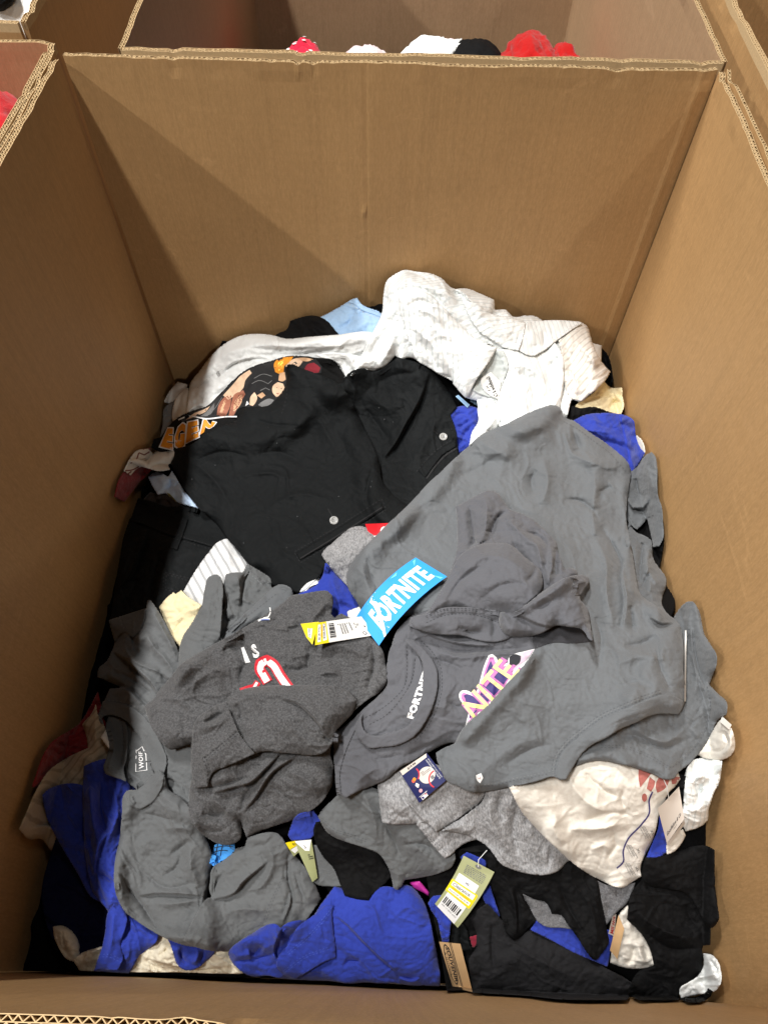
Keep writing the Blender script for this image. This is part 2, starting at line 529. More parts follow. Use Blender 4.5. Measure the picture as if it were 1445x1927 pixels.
def smooth_poly(P, step=3.5, closed=True, corner=50):
    P = [np.array(p, float) for p in P]
    n = len(P); out = []
    rngi = range(n) if closed else range(n - 1)

    def tang(i):
        if not closed and (i == 0 or i == n - 1): return None
        a = P[i] - P[i - 1]; b = P[(i + 1) % n] - P[i]
        la, lb = np.linalg.norm(a), np.linalg.norm(b)
        if la < 1e-6 or lb < 1e-6: return None
        c = math.degrees(math.acos(max(-1, min(1, a @ b / la / lb))))
        if c > corner: return None
        t = a / la * lb + b / lb * la
        return t / (np.linalg.norm(t) + 1e-9)
    for i in rngi:
        p, q = P[i], P[(i + 1) % n]
        L = np.linalg.norm(q - p)
        if L < 1e-6: continue
        tp, tq = tang(i), tang((i + 1) % n)
        d = (q - p) / L
        m0 = (tp if tp is not None else d) * L; m1 = (tq if tq is not None else d) * L
        k = max(1, int(L / step))
        for j in range(k):
            t = j / k
            out.append((2 * t ** 3 - 3 * t ** 2 + 1) * p + (t ** 3 - 2 * t ** 2 + t) * m0 + (-2 * t ** 3 + 3 * t ** 2) * q + (t ** 3 - t ** 2) * m1)
    if not closed: out.append(P[-1])
    return np.array(out)


def dist_poly(X, Y, S, closed=True, want=True, maxd=None):
    """distance of grid points to polyline S; returns dist, nearest xy, signed side, arclength fraction, inside"""
    A = S; B = np.roll(S, -1, 0)
    if not closed: A = A[:-1]; B = B[:-1]
    n = len(A)
    best = np.full(X.shape, 1e12); nx = np.zeros(X.shape); ny = np.zeros(X.shape); side = np.zeros(X.shape); arc = np.zeros(X.shape)
    ins = np.zeros(X.shape, bool)
    seg = np.linalg.norm(B - A, axis=1); cum = np.concatenate([[0], np.cumsum(seg)])
    x0, y0 = X[0, 0], Y[0, 0]
    ny_, nx_ = X.shape
    reach = maxd if maxd else 1e9
    for k in range(n):
        a, b = A[k], B[k]
        if closed and a[1] != b[1]:
            lo, hi = (a[1], b[1]) if a[1] < b[1] else (b[1], a[1])
            j0 = max(0, int(math.ceil((lo - y0) / G - 1e-9))); j1 = min(ny_ - 1, int(math.ceil((hi - y0) / G - 1e-9)) - 1)
            if j1 >= j0:
                yy = Y[j0:j1 + 1, 0]
                xx = a[0] + (yy - a[1]) / (b[1] - a[1]) * (b[0] - a[0])
                ins[j0:j1 + 1] ^= X[j0:j1 + 1] > xx[:, None]
        if reach < 1e8:
            i0 = max(0, int((min(a[0], b[0]) - reach - x0) / G)); i1 = min(nx_, int((max(a[0], b[0]) + reach - x0) / G) + 2)
            j0 = max(0, int((min(a[1], b[1]) - reach - y0) / G)); j1 = min(ny_, int((max(a[1], b[1]) + reach - y0) / G) + 2)
            if i1 <= i0 or j1 <= j0: continue
        else: i0, i1, j0, j1 = 0, nx_, 0, ny_
        x = X[j0:j1, i0:i1]; y = Y[j0:j1, i0:i1]
        e = b - a; l2 = e @ e + 1e-12
        t = np.clip(((x - a[0]) * e[0] + (y - a[1]) * e[1]) / l2, 0, 1)
        qx = a[0] + t * e[0]; qy = a[1] + t * e[1]
        d = (x - qx) ** 2 + (y - qy) ** 2
        bb = best[j0:j1, i0:i1]; m = d < bb
        bb[m] = d[m]; nx[j0:j1, i0:i1][m] = qx[m]; ny[j0:j1, i0:i1][m] = qy[m]
        if not closed:
            cr = e[0] * (y - a[1]) - e[1] * (x - a[0])
            side[j0:j1, i0:i1][m] = np.sign(cr)[m]; arc[j0:j1, i0:i1][m] = (cum[k] + t * seg[k])[m] / cum[-1]
    return np.sqrt(best), nx, ny, side, arc, ins


ZMM = 0.001
KR, KS = 1.55, 1.75   # overall strength of wrinkles and of the named folds


def strokes_h(X, Y, strokes):
    h = np.zeros(X.shape)
    for st in strokes:
        kind, amp, w = st[0], st[1] * ZMM * (KS if st[0] != 'seam' else 1), st[2] * (0.82 if st[0] != 'seam' else 1)
        S = smooth_poly(st[3], 4, closed=False)
        reach = w * 3.2 + 6
        d, _, _, side, arc, _ = dist_poly(X, Y, S, closed=False, maxd=reach)
        ok = d < reach
        fade = np.clip(np.sin(np.pi * np.clip(arc, 0, 1)), 0, 1) ** 0.6
        if kind == 'r': v = np.exp(-(d / w) ** 1.35)
        elif kind == 'v': v = -np.exp(-(d / w) ** 1.25)
        elif kind == 's':   # step: cloth on the right-hand side (image sense, walking along) stands up
            v = np.where(side > 0, np.exp(-(d / w)), np.exp(-(d / 2.0) ** 2)) - np.where(side <= 0, 0.35 * np.exp(-((d - 5) / 4.0) ** 2), 0)
        elif kind == 'seam': v = -np.exp(-(d / w) ** 2) + 0.5 * np.exp(-((d - 2.2 * w) / w) ** 2); fade = np.ones_like(fade)
        h += np.where(ok, amp * v * fade, 0)
    return h


# wrinkle styles: (large mm, wavelength), (medium mm, wl), (crease mm, wl), fine mm, elongation
STY = {
    'jersey': (5, 95, 2.4, 34, 2.2, 46, 0.35, 2.4),
    'jersey_flat': (3.5, 110, 1.3, 36, 1.0, 50, 0.25, 2.2),
    'twill': (4, 120, 1.4, 40, 1.6, 50, 0.25, 2.0),
    'shirt': (5, 60, 2.8, 26, 3.0, 34, 0.5, 2.6),
    'crumpled': (7, 60, 3.2, 26, 3.4, 30, 0.5, 2.2),
    'flat': (1.0, 80, 0.3, 30, 0.2, 30, 0.1, 2),
    'rib': (2, 50, 0.8, 20, 0.5, 30, 0.3, 2),
}


def relief(X, Y, sty, seed, ang, k=1.0):
    a, wa, b, wb, c, wc, f, el = STY[sty]
    wx = nsamp(nfield(seed + 501, 70), X, Y) * 10; wy = nsamp(nfield(seed + 502, 70), X + 300, Y) * 10
    ox, oy = (seed * 131) % 997, (seed * 71) % 883
    Xw, Yw = X + wx + ox, Y + wy + oy
    h = a * nsamp(nfield(seed % 7, wa, ang, el), Xw, Yw) * 0.5
    h += b * nsamp(nfield(seed % 5 + 10, wb, ang + 0.5, el), Xw, Yw) * 0.25
    n = nsamp(nfield(seed % 6 + 20, wc, ang - 0.25, el * 1.2), Xw * 1.0, Yw)
    msk = 1 / (1 + np.exp(-3 * nsamp(nfield(seed % 4 + 40, 90), Xw, Yw)))
    h += 1.15 * c * (1 - np.minimum(np.abs(n), 1.0)) ** 2.8 * msk
    n = nsamp(nfield(seed % 6 + 60, wc * 0.6, ang + 0.9, el * 1.2), Xw, Yw)
    h -= 0.6 * c * (1 - np.minimum(np.abs(n) * 1.4, 1.0)) ** 3 * (1 - msk)
    n = nsamp(nfield(seed % 5 + 100, wc * 0.8, ang + 0.15, 5.0), Xw, Yw)
    h += 1.15 * c * np.maximum(0, 1 - np.abs(n - 0.3) * 1.5) ** 1.3 * (0.25 + 0.75 * msk)
    n = nsamp(nfield(seed % 5 + 140, wc * 0.55, ang - 0.7, 4.0), Xw + 90, Yw)
    h -= 0.75 * c * np.maximum(0, 1 - np.abs(n + 0.2) * 2.2) ** 1.2 * (1 - 0.8 * msk)
    h += f * nsamp(nfield(seed % 3 + 80, 9), X + ox, Y) + 0.5 * f * nsamp(nfield(seed % 3 + 90, 16, ang, 2), X, Y + oy)
    return h * ZMM * k * KR


SEED = [3]


def patch(name, poly, mat, parent=None, t=9, sty='jersey', ang=0.0, k=1.0, drape=18, puff=0, strokes=(), edge=3.0, drop=1.6,
          skirt=True, origin=None, upd=True, decal=False, tuck=0, floor=1.5, seed=None, follow=1.0):
    """a sheet of cloth with outline poly; t = mean clearance over the layers below in mm"""
    if seed is None: SEED[0] += 1; seed = SEED[0]
    if decal: return print_poly(name, poly, mat, parent, decal)
    S = smooth_poly(poly)
    x0, x1 = max(GX0, S[:, 0].min() - 8), min(GX0 + (NX - 1) * G, S[:, 0].max() + 8)
    y0, y1 = max(GY0, S[:, 1].min() - 8), min(GY0 + (NY - 1) * G, S[:, 1].max() + 8)
    i0, i1 = int((x0 - GX0) / G), int((x1 - GX0) / G) + 1; j0, j1 = int((y0 - GY0) / G), int((y1 - GY0) / G) + 1
    X, Y = np.meshgrid(GX0 + G * np.arange(i0, i1 + 1), GY0 + G * np.arange(j0, j1 + 1))
    j1 = min(j1, NY - 1); i1 = min(i1, NX - 1)
    X = X[:j1 - j0 + 1, :i1 - i0 + 1]; Y = Y[:j1 - j0 + 1, :i1 - i0 + 1]
    Mu = M[j0:j1 + 1, i0:i1 + 1]
    D, QX, QY, _, _, ins = dist_poly(X, Y, S, maxd=70 if puff else 26)
    D = np.minimum(D, 70 if puff else 26)
    sd = np.where(ins, D, -D)
    if decal:
        h = Mu + decal * ZMM
    else:
        m = ins | (D < 4)
        S1 = mblur(Mu, m, drape / G)
        S1 = np.maximum(S1, Mu * follow + S1 * (1 - follow)); S1 = mblur(S1, m, 3)
        tt = t * (1.75 if t >= 12 else 1.45) if t >= 7 else t
        h = S1 + tt * ZMM + relief(X, Y, sty, seed, ang, k)
        if t >= 9:   # here and there the edge curls down onto the layer below
            cn = 1 / (1 + np.exp(-3.0 * nsamp(nfield(seed % 9 + 120, 60), X + 37 * seed, Y)))
            h = h - cn * 0.8 * tt * ZMM * np.exp(-np.clip(sd, 0, None) / 9.0)
        if puff: h = h + 0.6 * puff * ZMM * (1 - np.exp(-np.clip(sd, 0, None) / 22))
        if strokes: h = h + strokes_h(X, Y, strokes)
        lo = Mu + floor * ZMM
        h = np.where(h < lo, lo + 0.0006 * np.tanh((h - lo) / 0.004) + 0.0006, h)
        e = np.clip(sd / edge, 0, 1)
        h = h - drop * ZMM * (1 - np.sqrt(1 - (1 - e) ** 2))
    c = (sd[:-1, :-1] + sd[1:, :-1] + sd[:-1, 1:] + sd[1:, 1:]) > 0
    if not c.any(): raise RuntimeError('empty patch ' + name)
    used = np.zeros(X.shape, bool)
    used[:-1, :-1] |= c; used[1:, :-1] |= c; used[:-1, 1:] |= c; used[1:, 1:] |= c
    snap = used & (sd < 0.45 * G)
    VX = np.where(snap, QX, X); VY = np.where(snap, QY, Y)
    idx = -np.ones(X.shape, int); idx[used] = np.arange(used.sum())
    hv = h[used]; vx = VX[used]; vy = VY[used]
    P = W(vx, vy, hv)
    jj, ii = np.nonzero(c)
    F = np.stack([idx[jj, ii], idx[jj + 1, ii], idx[jj + 1, ii + 1], idx[jj, ii + 1]], 1)
    V = P
    if skirt and not decal:
        # boundary edges of the cell mask
        cp = np.pad(c, 1)
        segs = []
        a, b = np.nonzero(cp[1:-1, 1:-1] & ~cp[:-2, 1:-1]); segs.append(np.stack([idx[a, b], idx[a, b + 1]], 1))
        a, b = np.nonzero(cp[1:-1, 1:-1] & ~cp[2:, 1:-1]); segs.append(np.stack([idx[a + 1, b + 1], idx[a + 1, b]], 1))
        a, b = np.nonzero(cp[1:-1, 1:-1] & ~cp[1:-1, :-2]); segs.append(np.stack([idx[a + 1, b], idx[a, b]], 1))
        a, b = np.nonzero(cp[1:-1, 1:-1] & ~cp[1:-1, 2:]); segs.append(np.stack([idx[a, b + 1], idx[a + 1, b + 1]], 1))
        sg = np.concatenate(segs)
        bv = np.unique(sg); mp = -np.ones(len(V), int); mp[bv] = np.arange(len(bv))
        # inward direction from the smoothed inside mask
        gy, gx = np.gradient(blur(ins.astype(float), 2))
        gl = np.sqrt(gx ** 2 + gy ** 2) + 1e-6
        gxu = (gx / gl)[used][bv]; gyu = (gy / gl)[used][bv]
        r1 = W(vx[bv] + gxu * 1.0, vy[bv] + gyu * 1.0, hv[bv] - 0.0016, 0.0008)
        r2 = W(vx[bv] + gxu * 9, vy[bv] + gyu * 9, hv[bv] - 0.0030, 0.0016)
        n0 = len(V); nb = len(bv)
        V = np.concatenate([V, r1, r2])
        Q1 = np.stack([sg[:, 0], sg[:, 1], n0 + mp[sg[:, 1]], n0 + mp[sg[:, 0]]], 1)
        Q2 = np.stack([n0 + mp[sg[:, 0]], n0 + mp[sg[:, 1]], n0 + nb + mp[sg[:, 1]], n0 + nb + mp[sg[:, 0]]], 1)
        F = np.concatenate([F, Q1, Q2])
    if upd and not decal:
        Mn = np.where(ins, h, Mu); M[j0:j1 + 1, i0:i1 + 1] = np.maximum(Mn, Mu)
    return mesh_np(name, V, F, mat, parent, origin=origin)


def print_poly(name, poly, mat, parent, lift):
    """flat print following the cloth surface"""
    S = smooth_poly(poly, 3.0)
    bm = bmesh.new()
    bm.faces.new([bm.verts.new((a, b, 0)) for a, b in S])
    bmesh.ops.triangulate(bm, faces=bm.faces[:])
    for _ in range(6):
        le = [e for e in bm.edges if e.calc_length() > 5.5]
        if not le: break
        bmesh.ops.subdivide_edges(bm, edges=le, cuts=1)
        bmesh.ops.triangulate(bm, faces=[q for q in bm.faces if len(q.verts) > 3])
    bm.verts.index_update()
    V = np.array([v.co[:2] for v in bm.verts]); F = np.array([[v.index for v in q.verts] for q in bm.faces])
    bm.free()
    return mesh_np(name, W(V[:, 0], V[:, 1], Msamp(V[:, 0], V[:, 1]) + lift * ZMM), F, mat, parent)


def loc_px(x, y): return tuple(W(np.array([x]), np.array([y]), np.array([0.0]))[0])


def garment(name, label, cat, at, group=None):
    return thing(name, label, cat, loc_px(*at), group)


def solo(name, label, cat, poly, mat, group=None, **kw):
    o = patch(name, poly, mat, None, **kw)
    return tag(o, label, cat, group)


def ribbon(name, pts, w, mat, parent, lift=0.8, dash=None, smooth=True):
    """flat line lying on the cloth: print, piping or stitching"""
    S = smooth_poly(pts, 2.5, closed=False) if smooth else np.array(pts, float)
    T = np.gradient(S, axis=0); T /= np.linalg.norm(T, axis=1)[:, None] + 1e-9
    N = np.stack([-T[:, 1], T[:, 0]], 1) * w / 2
    V = []; F = []
    A = S + N; B = S - N
    h = Msamp(S[:, 0], S[:, 1]) + lift * ZMM
    PA = W(A[:, 0], A[:, 1], np.maximum(h, Msamp(A[:, 0], A[:, 1]) + lift * ZMM)); PB = W(B[:, 0], B[:, 1], np.maximum(h, Msamp(B[:, 0], B[:, 1]) + lift * ZMM))
    V = np.concatenate([PA, PB]); n = len(S)
    for i in range(n - 1):
        if dash and (i % (dash * 2)) >= dash: continue
        F.append((i, i + 1, n + i + 1, n + i))
    return mesh_np(name, V, F, mat, parent, smooth=False)


def stitch(pts, parent, mat, off=0, w=0.85):
    S = smooth_poly(pts, 1.7, closed=False)
    if off:
        T = np.gradient(S, axis=0); T /= np.linalg.norm(T, axis=1)[:, None] + 1e-9
        S = S + np.stack([-T[:, 1], T[:, 0]], 1) * off
    return ribbon('stitching', S, w, mat, parent, 0.5, dash=2, smooth=False)


def text_tris(s, bold=0.0, maxe=0.12, shear=0.0, font_w=1.0):
    cu = bpy.data.curves.new('lettering', 'FONT'); cu.body = s; cu.offset = bold; cu.resolution_u = 2; cu.shear = shear
    cu.space_character = 1.0 + bold * 2
    o = bpy.data.objects.new('lettering', cu); COL.objects.link(o)
    dg = bpy.context.evaluated_depsgraph_get(); me = bpy.data.meshes.new_from_object(o.evaluated_get(dg))
    bm = bmesh.new(); bm.from_mesh(me)
    bmesh.ops.triangulate(bm, faces=bm.faces[:])
    for _ in range(4):
        le = [e for e in bm.edges if e.calc_length() > maxe]
        if not le: break
        bmesh.ops.subdivide_edges(bm, edges=le, cuts=1)
        bmesh.ops.triangulate(bm, faces=[f for f in bm.faces if len(f.verts) > 3])
    bm.verts.index_update()
    V = np.array([v.co[:2] for v in bm.verts]); F = [tuple(v.index for v in f.verts) for f in bm.faces]
    bm.free(); bpy.data.objects.remove(o); bpy.data.curves.remove(cu); bpy.data.meshes.remove(me)
    mn, mx = V.min(0), V.max(0)
    V = (V - mn) / (mx - mn)
    return V, F


def text_on(s, quad, mat, parent, f=None, bold=0.0, name='lettering', lift=0.9, maxe=0.15, shear=0.0):
    """quad = bl, br, tr, tl in heap pixels, or in card (u, v) when f is given"""
    V, F = text_tris(s, bold, maxe, shear)
    q = np.array(quad, float)
    u, v = V[:, :1], V[:, 1:]
    p = q[0] * (1 - u) * (1 - v) + q[1] * u * (1 - v) + q[2] * u * v + q[3] * (1 - u) * v
    if f is None: P = W(p[:, 0], p[:, 1], Msamp(p[:, 0], p[:, 1]) + lift * ZMM)
    else: P = f(p[:, 0], p[:, 1], lift * ZMM)
    return mesh_np(name, P, F, mat, parent, smooth=False)


def card(name, label, cat, corners, mat, lift=(6, 6, 6, 6), bend=0.0, bendpx=(0, 0), parent=None, thick=0.0007, back=None, partname=None):
    """a paper tag: corners p00, p10, p11, p01 (u then v) in pixels; lift mm above the cloth at each corner"""
    c = np.array(corners, float)
    hc = np.array([float(Msamp(c[i, 0], c[i, 1])) + lift[i] * ZMM for i in range(4)])

    def uvpx(u, v):
        u = np.asarray(u, float); v = np.asarray(v, float)
        w = [(1 - u) * (1 - v), u * (1 - v), u * v, (1 - u) * v]
        px = sum(w[i] * c[i, 0] for i in range(4)) + bendpx[0] * 4 * v * (1 - v)
        py = sum(w[i] * c[i, 1] for i in range(4)) + bendpx[1] * 4 * v * (1 - v)
        h = sum(w[i] * hc[i] for i in range(4)) + bend * ZMM * 4 * v * (1 - v)
        return px, py, h
    u, v = np.meshgrid(np.linspace(0, 1, 11), np.linspace(0, 1, 15))
    px, py, h = uvpx(u, v)
    up = max(0.0, float((Msamp(px, py) - h).max()) + 0.0012)

    def f(u, v, off=0.0):
        px, py, h = uvpx(u, v); return W(px, py, h + up + off)
    P = f(u, v); Pb = f(u, v, -thick)
    ny, nx = u.shape; V = np.concatenate([P.reshape(-1, 3), Pb.reshape(-1, 3)]); F = []
    n = nx * ny
    for j in range(ny - 1):
        for i in range(nx - 1):
            a = j * nx + i
            F.append((a, a + 1, a + nx + 1, a + nx)); F.append((n + a, n + a + nx, n + a + nx + 1, n + a + 1))
    ring = [i for i in range(nx)] + [j * nx + nx - 1 for j in range(1, ny)] + [(ny - 1) * nx + i for i in range(nx - 2, -1, -1)] + [j * nx for j in range(ny - 2, 0, -1)]
    for a, b in zip(ring, ring[1:] + ring[:1]): F.append((a, n + a, n + b, b))
    o = mesh_np(partname or name, V, F, mat, parent, smooth=False)
    if parent is None: tag(o, label, cat)
    return o, f


def card_poly(name, uv, mat, parent, f, lift=0.35):
    """flat print or sticker on a card; uv polygon convex, subdivided"""
    bm = bmesh.new()
    vs = [bm.verts.new((a, b, 0)) for a, b in uv]
    bm.faces.new(vs); bmesh.ops.triangulate(bm, faces=bm.faces[:])
    for _ in range(4):
        le = [e for e in bm.edges if e.calc_length() > 0.12]
        if not le: break
        bmesh.ops.subdivide_edges(bm, edges=le, cuts=1)
        bmesh.ops.triangulate(bm, faces=[q for q in bm.faces if len(q.verts) > 3])
    bm.verts.index_update()
    V = np.array([v.co[:2] for v in bm.verts]); F = [tuple(v.index for v in q.verts) for q in bm.faces]
    bm.free()
    return mesh_np(name, f(V[:, 0], V[:, 1], lift * ZMM), F, mat, parent, smooth=False)


def bars(name, u0, u1, v0, v1, mat, parent, f, seed=1, n=26, lift=0.7, along='u'):
    """barcode"""
    r = np.random.RandomState(seed); F = []; V = []
    x = 0
    while x < 1:
        w = r.choice([1, 1, 2, 3]) / n / 1.4
        a, b = u0 + (u1 - u0) * x, u0 + (u1 - u0) * min(1, x + w)
        k = len(V)
        if along == 'u': V += [(a, v0), (b, v0), (b, v1), (a, v1)]
        else:
            a, b = v0 + (v1 - v0) * x, v0 + (v1 - v0) * min(1, x + w)
            V += [(u0, a), (u1, a), (u1, b), (u0, b)]
        F.append((k, k + 1, k + 2, k + 3)); x += w + r.choice([1, 2, 2]) / n / 1.4
    V = np.array(V)
    return mesh_np(name, f(V[:, 0], V[:, 1], lift * ZMM), F, mat, parent, smooth=False)


def micro(parent, f, mat, u0, u1, v0, v1, rows, seed=0, lift=0.7):
    """rows of print too small to read: short ink dashes"""
    r = np.random.RandomState(seed); V = []; F = []
    for k in range(rows):
        v = v0 + (v1 - v0) * (k + .5) / rows; u = u0
        hgt = (v1 - v0) / rows * 0.26
        while u < u1 * 0.98 if u1 > 0 else False:
            w = r.uniform(.02, .09) * (u1 - u0) / .6; b = min(u + w, u1); n = len(V)
            V += [(u, v - hgt), (b, v - hgt), (b, v + hgt), (u, v + hgt)]; F.append((n, n + 1, n + 2, n + 3)); u = b + 0.018 * (u1 - u0) / .5
            if r.rand() < .06: break
    V = np.array(V)
    return mesh_np('small_print', f(V[:, 0], V[:, 1], lift * ZMM), F, mat, parent, smooth=False)


def ell(cx, cy, rx, ry, n=24, a0=0): return [(cx + rx * math.cos(a0 + 2 * math.pi * i / n), cy + ry * math.sin(a0 + 2 * math.pi * i / n)) for i in range(n)]


def button(px, py, r_m, mat, parent, lift=1.5, tilt=(0.05, -0.22, 0.97), dark=None):
    c = W(np.array([px]), np.array([py]), np.array([float(Msamp(px, py)) + lift * ZMM]))[0]
    n = np.array(tilt); n /= np.linalg.norm(n); a = np.cross(n, [0, 1, 0]); a /= np.linalg.norm(a); b = np.cross(n, a)
    prof = [(0.0, 0.0005), (0.28, 0.0005), (0.62, 0.0006), (0.70, 0.0016), (0.88, 0.0019), (1.0, 0.0012), (1.0, -0.0006), (0.0, -0.0006)]
    V = []; F = []; k = 24
    for (rr, z) in prof:
        for i in range(k):
            an = 2 * math.pi * i / k
            V.append(c + r_m * rr * (math.cos(an) * a + math.sin(an) * b) + n * z)
    for j in range(len(prof) - 1):
        for i in range(k): F.append((j * k + i, j * k + (i + 1) % k, (j + 1) * k + (i + 1) % k, (j + 1) * k + i))
    o = mesh_np('button', V, F, mat, parent)
    V = []; F = []
    for q in range(4):
        an = math.pi / 4 + q * math.pi / 2; cc = c + 0.26 * r_m * (math.cos(an) * a + math.sin(an) * b) + n * 0.0009
        s = len(V); V.append(cc)
        for i in range(8): V.append(cc + 0.11 * r_m * (math.cos(i * math.pi / 4) * a + math.sin(i * math.pi / 4) * b))
        for i in range(8): F.append((s, s + 1 + i, s + 1 + (i + 1) % 8))
    h = mesh_np('button_hole', V, F, MATS['ink_black'], parent, smooth=False)
    h.parent = o
    return o


# clothes in the neighbouring boxes
from mathutils import noise as mnoise


def lump(name, label, cat, c, r, mat, seed=0, crum=0.18, sub=5, rot=0.0, parent=None):
    bm = bmesh.new(); bmesh.ops.create_icosphere(bm, subdivisions=sub, radius=1.0)
    V = []
    so = Vector((seed * 7.3, seed * 3.1, seed * 1.7))
    for v in bm.verts:
        p = v.co.copy()
        q = p * 1.6 + so; q += 0.5 * Vector(mnoise.noise_vector(p * 2 + so))
        a = mnoise.noise(q); b = 1 - abs(mnoise.noise(q * 2.3)) * 2; d = 1 - abs(mnoise.noise(q * 5.1 + so)) * 2
        k = 1 + crum * (0.9 * a + 0.42 * b + 0.16 * d)
        V.append((p.x * k, p.y * k, p.z * k))
    F = np.array([[w.index for w in f.verts] for f in bm.faces]); bm.free()
    V = np.array(V); ca, sa = math.cos(rot), math.sin(rot)
    V = V * np.array(r); V = np.stack([V[:, 0] * ca - V[:, 2] * sa, V[:, 1], V[:, 0] * sa + V[:, 2] * ca], 1)
    V = V + np.array(c)
    return V, F, mat, name, label, cat


def put(l, group=None):
    V, F, mat, name, label, cat = l
    o = mesh_np(name, V, F, mat)
    return tag(o, label, cat, group)


# torn and peeled spots on the box in front
def peel(wall, cy, cz, ry, rz, seed, x):
    r = np.random.RandomState(seed); n = 26; V = [(x - 0.0015, cy, cz)]; F = []
    for i in range(n):
        a = 2 * math.pi * i / n; k = 0.8 + 0.35 * r.rand()
        V.append((x, cy + ry * k * math.cos(a), cz + rz * k * math.sin(a)))
    for i in range(n): F.append((0, 1 + i, 1 + (i + 1) % n))
    o = mesh_np('torn_paper', V, F, EDGE2, BX); return o
EDGE2 = plain('peeled_liner', (0.46, 0.29, 0.14), 0.9, 0.2, 0.25, 150)

# ------------------------------------------------------------------ cloth colours
GREY = cloth('grey_jersey', (0.114, 0.122, 0.130), mottle=0.07)
GREY_F = cloth('slate_jersey', (0.092, 0.094, 0.105), mottle=0.07)
GREY_B = cloth('cool_grey_jersey', (0.108, 0.114, 0.118), mottle=0.06)
CHAR = cloth('charcoal_heather', (0.045, 0.045, 0.047), (0.19, 0.19, 0.195), heather=0.5, hscale=430, hstretch=(1, 1, 0.25))
HEATH = cloth('light_heather', (0.17, 0.17, 0.175), (0.52, 0.52, 0.53), heather=0.62, hscale=480, hstretch=(1, .45, .45))
BLACK = cloth('black_twill', (0.0052, 0.0062, 0.0068), bump=0.0008, sheen=0.0, spec=0.15, rough=0.75)
BLACK2 = cloth('black_jersey', (0.0048, 0.0048, 0.0052), sheen=0.0, spec=0.12, rough=0.8)
SOFTBLK = cloth('washed_black', (0.015, 0.015, 0.0165), sheen=0.0, spec=0.15)
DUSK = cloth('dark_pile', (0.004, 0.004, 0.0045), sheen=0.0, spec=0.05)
ROYAL = cloth('royal_blue', (0.022, 0.042, 0.31), mottle=0.14)
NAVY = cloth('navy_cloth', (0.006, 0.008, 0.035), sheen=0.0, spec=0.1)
SKY = cloth('pale_blue', (0.36, 0.54, 0.78))
SKY2 = cloth('pale_blue_poplin', (0.50, 0.64, 0.85))
WHITE = cloth('white_poplin', (0.80, 0.82, 0.81), mottle=0.03, sheen=0.05, crumple=0.16)
PIN = cloth('white_pinstripe', (0.80, 0.82, 0.81), stripes=(R(62), 34, (0.66, 0.70, 0.70)), mottle=0.03, sheen=0.05, crumple=0.16)
PIN2 = cloth('white_pinstripe_turned', (0.80, 0.82, 0.81), stripes=(R(-12), 34, (0.66, 0.70, 0.70)), mottle=0.03, sheen=0.05, crumple=0.16)
PIN3 = cloth('white_pinstripe_shaded', (0.74, 0.71, 0.66), stripes=(R(40), 30, (0.58, 0.55, 0.5)), mottle=0.03, sheen=0.05, crumple=0.16)  # shaded copy of the white pinstripe, shade mixed into the colour
RIBW = cloth('white_rib', (0.70, 0.71, 0.71), stripes=(R(-32), 22, (0.42, 0.43, 0.44)), mottle=0.04)
OFFW = cloth('off_white_jersey', (0.67, 0.635, 0.57), mottle=0.05, crumple=0.16)
CREAM = cloth('cream_cotton', (0.74, 0.64, 0.40), mottle=0.05)
CREAM2 = cloth('pale_cream_cotton', (0.72, 0.66, 0.52), mottle=0.06)
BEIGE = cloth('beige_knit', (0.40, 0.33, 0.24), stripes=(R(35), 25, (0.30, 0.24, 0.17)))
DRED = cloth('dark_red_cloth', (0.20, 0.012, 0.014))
REDC = cloth('bright_red_cloth', (0.40, 0.004, 0.008))
BURG = cloth('burgundy_cloth', (0.20, 0.012, 0.03))
BROWNG = cloth('brown_grey_cloth', (0.16, 0.15, 0.14))
OLIVEC = plain('olive_card', (0.30, 0.32, 0.15), 0.5)
PAPER = plain('white_card', (0.78, 0.77, 0.74), 0.5, 0.4, 0.02)
PAPER2 = plain('cream_card', (0.62, 0.56, 0.50), 0.5, 0.4, 0.03)
YEL = plain('yellow_sticker', (0.85, 0.66, 0.01), 0.45, 0.4, 0.03)
KTAG = plain('kraft_card', (0.50, 0.32, 0.16), 0.7, 0.3, 0.12, 120)
BLUT = plain('sky_blue_card', (0.03, 0.31, 0.76), 0.5, 0.3, 0.18, 25)
BLUT2 = plain('light_blue_ink', (0.16, 0.60, 0.90), 0.35)
NAVT = plain('navy_card', (0.008, 0.012, 0.085), 0.6, 0.3)
INK = plain('ink_black', (0.012, 0.012, 0.014), 0.6)
INKG = plain('ink_grey', (0.16, 0.16, 0.16), 0.6)
INKW = plain('ink_white', (0.80, 0.80, 0.80), 0.6)
INKR = plain('ink_red', (0.55, 0.015, 0.03), 0.6)
INKO = plain('ink_orange', (0.85, 0.28, 0.02), 0.6, 0.3, 0.4, 120)
INKY = plain('ink_yellow', (0.88, 0.78, 0.12), 0.6)
INKLY = plain('ink_pale_yellow', (0.85, 0.83, 0.30), 0.6)
INKP = plain('ink_purple', (0.22, 0.06, 0.25), 0.6)
INKPK = plain('ink_pink', (0.50, 0.16, 0.40), 0.6)
INKPP = plain('ink_pale_pink', (0.62, 0.48, 0.58), 0.6)
INKN = plain('ink_navy', (0.035, 0.025, 0.14), 0.6)
INKB = plain('ink_blue', (0.03, 0.09, 0.42), 0.6)
INKT = plain('ink_tan', (0.62, 0.38, 0.22), 0.6, 0.3, 0.3, 90)
INKBR = plain('ink_brown_red', (0.22, 0.06, 0.04), 0.6, 0.3, 0.3, 90)
ROSE = plain('ink_rose', (0.40, 0.13, 0.11), 0.6, 0.3, 0.35, 300)
THG = plain('thread_grey', (0.07, 0.072, 0.078), 0.8)
THL = plain('thread_light', (0.19, 0.195, 0.2), 0.8)
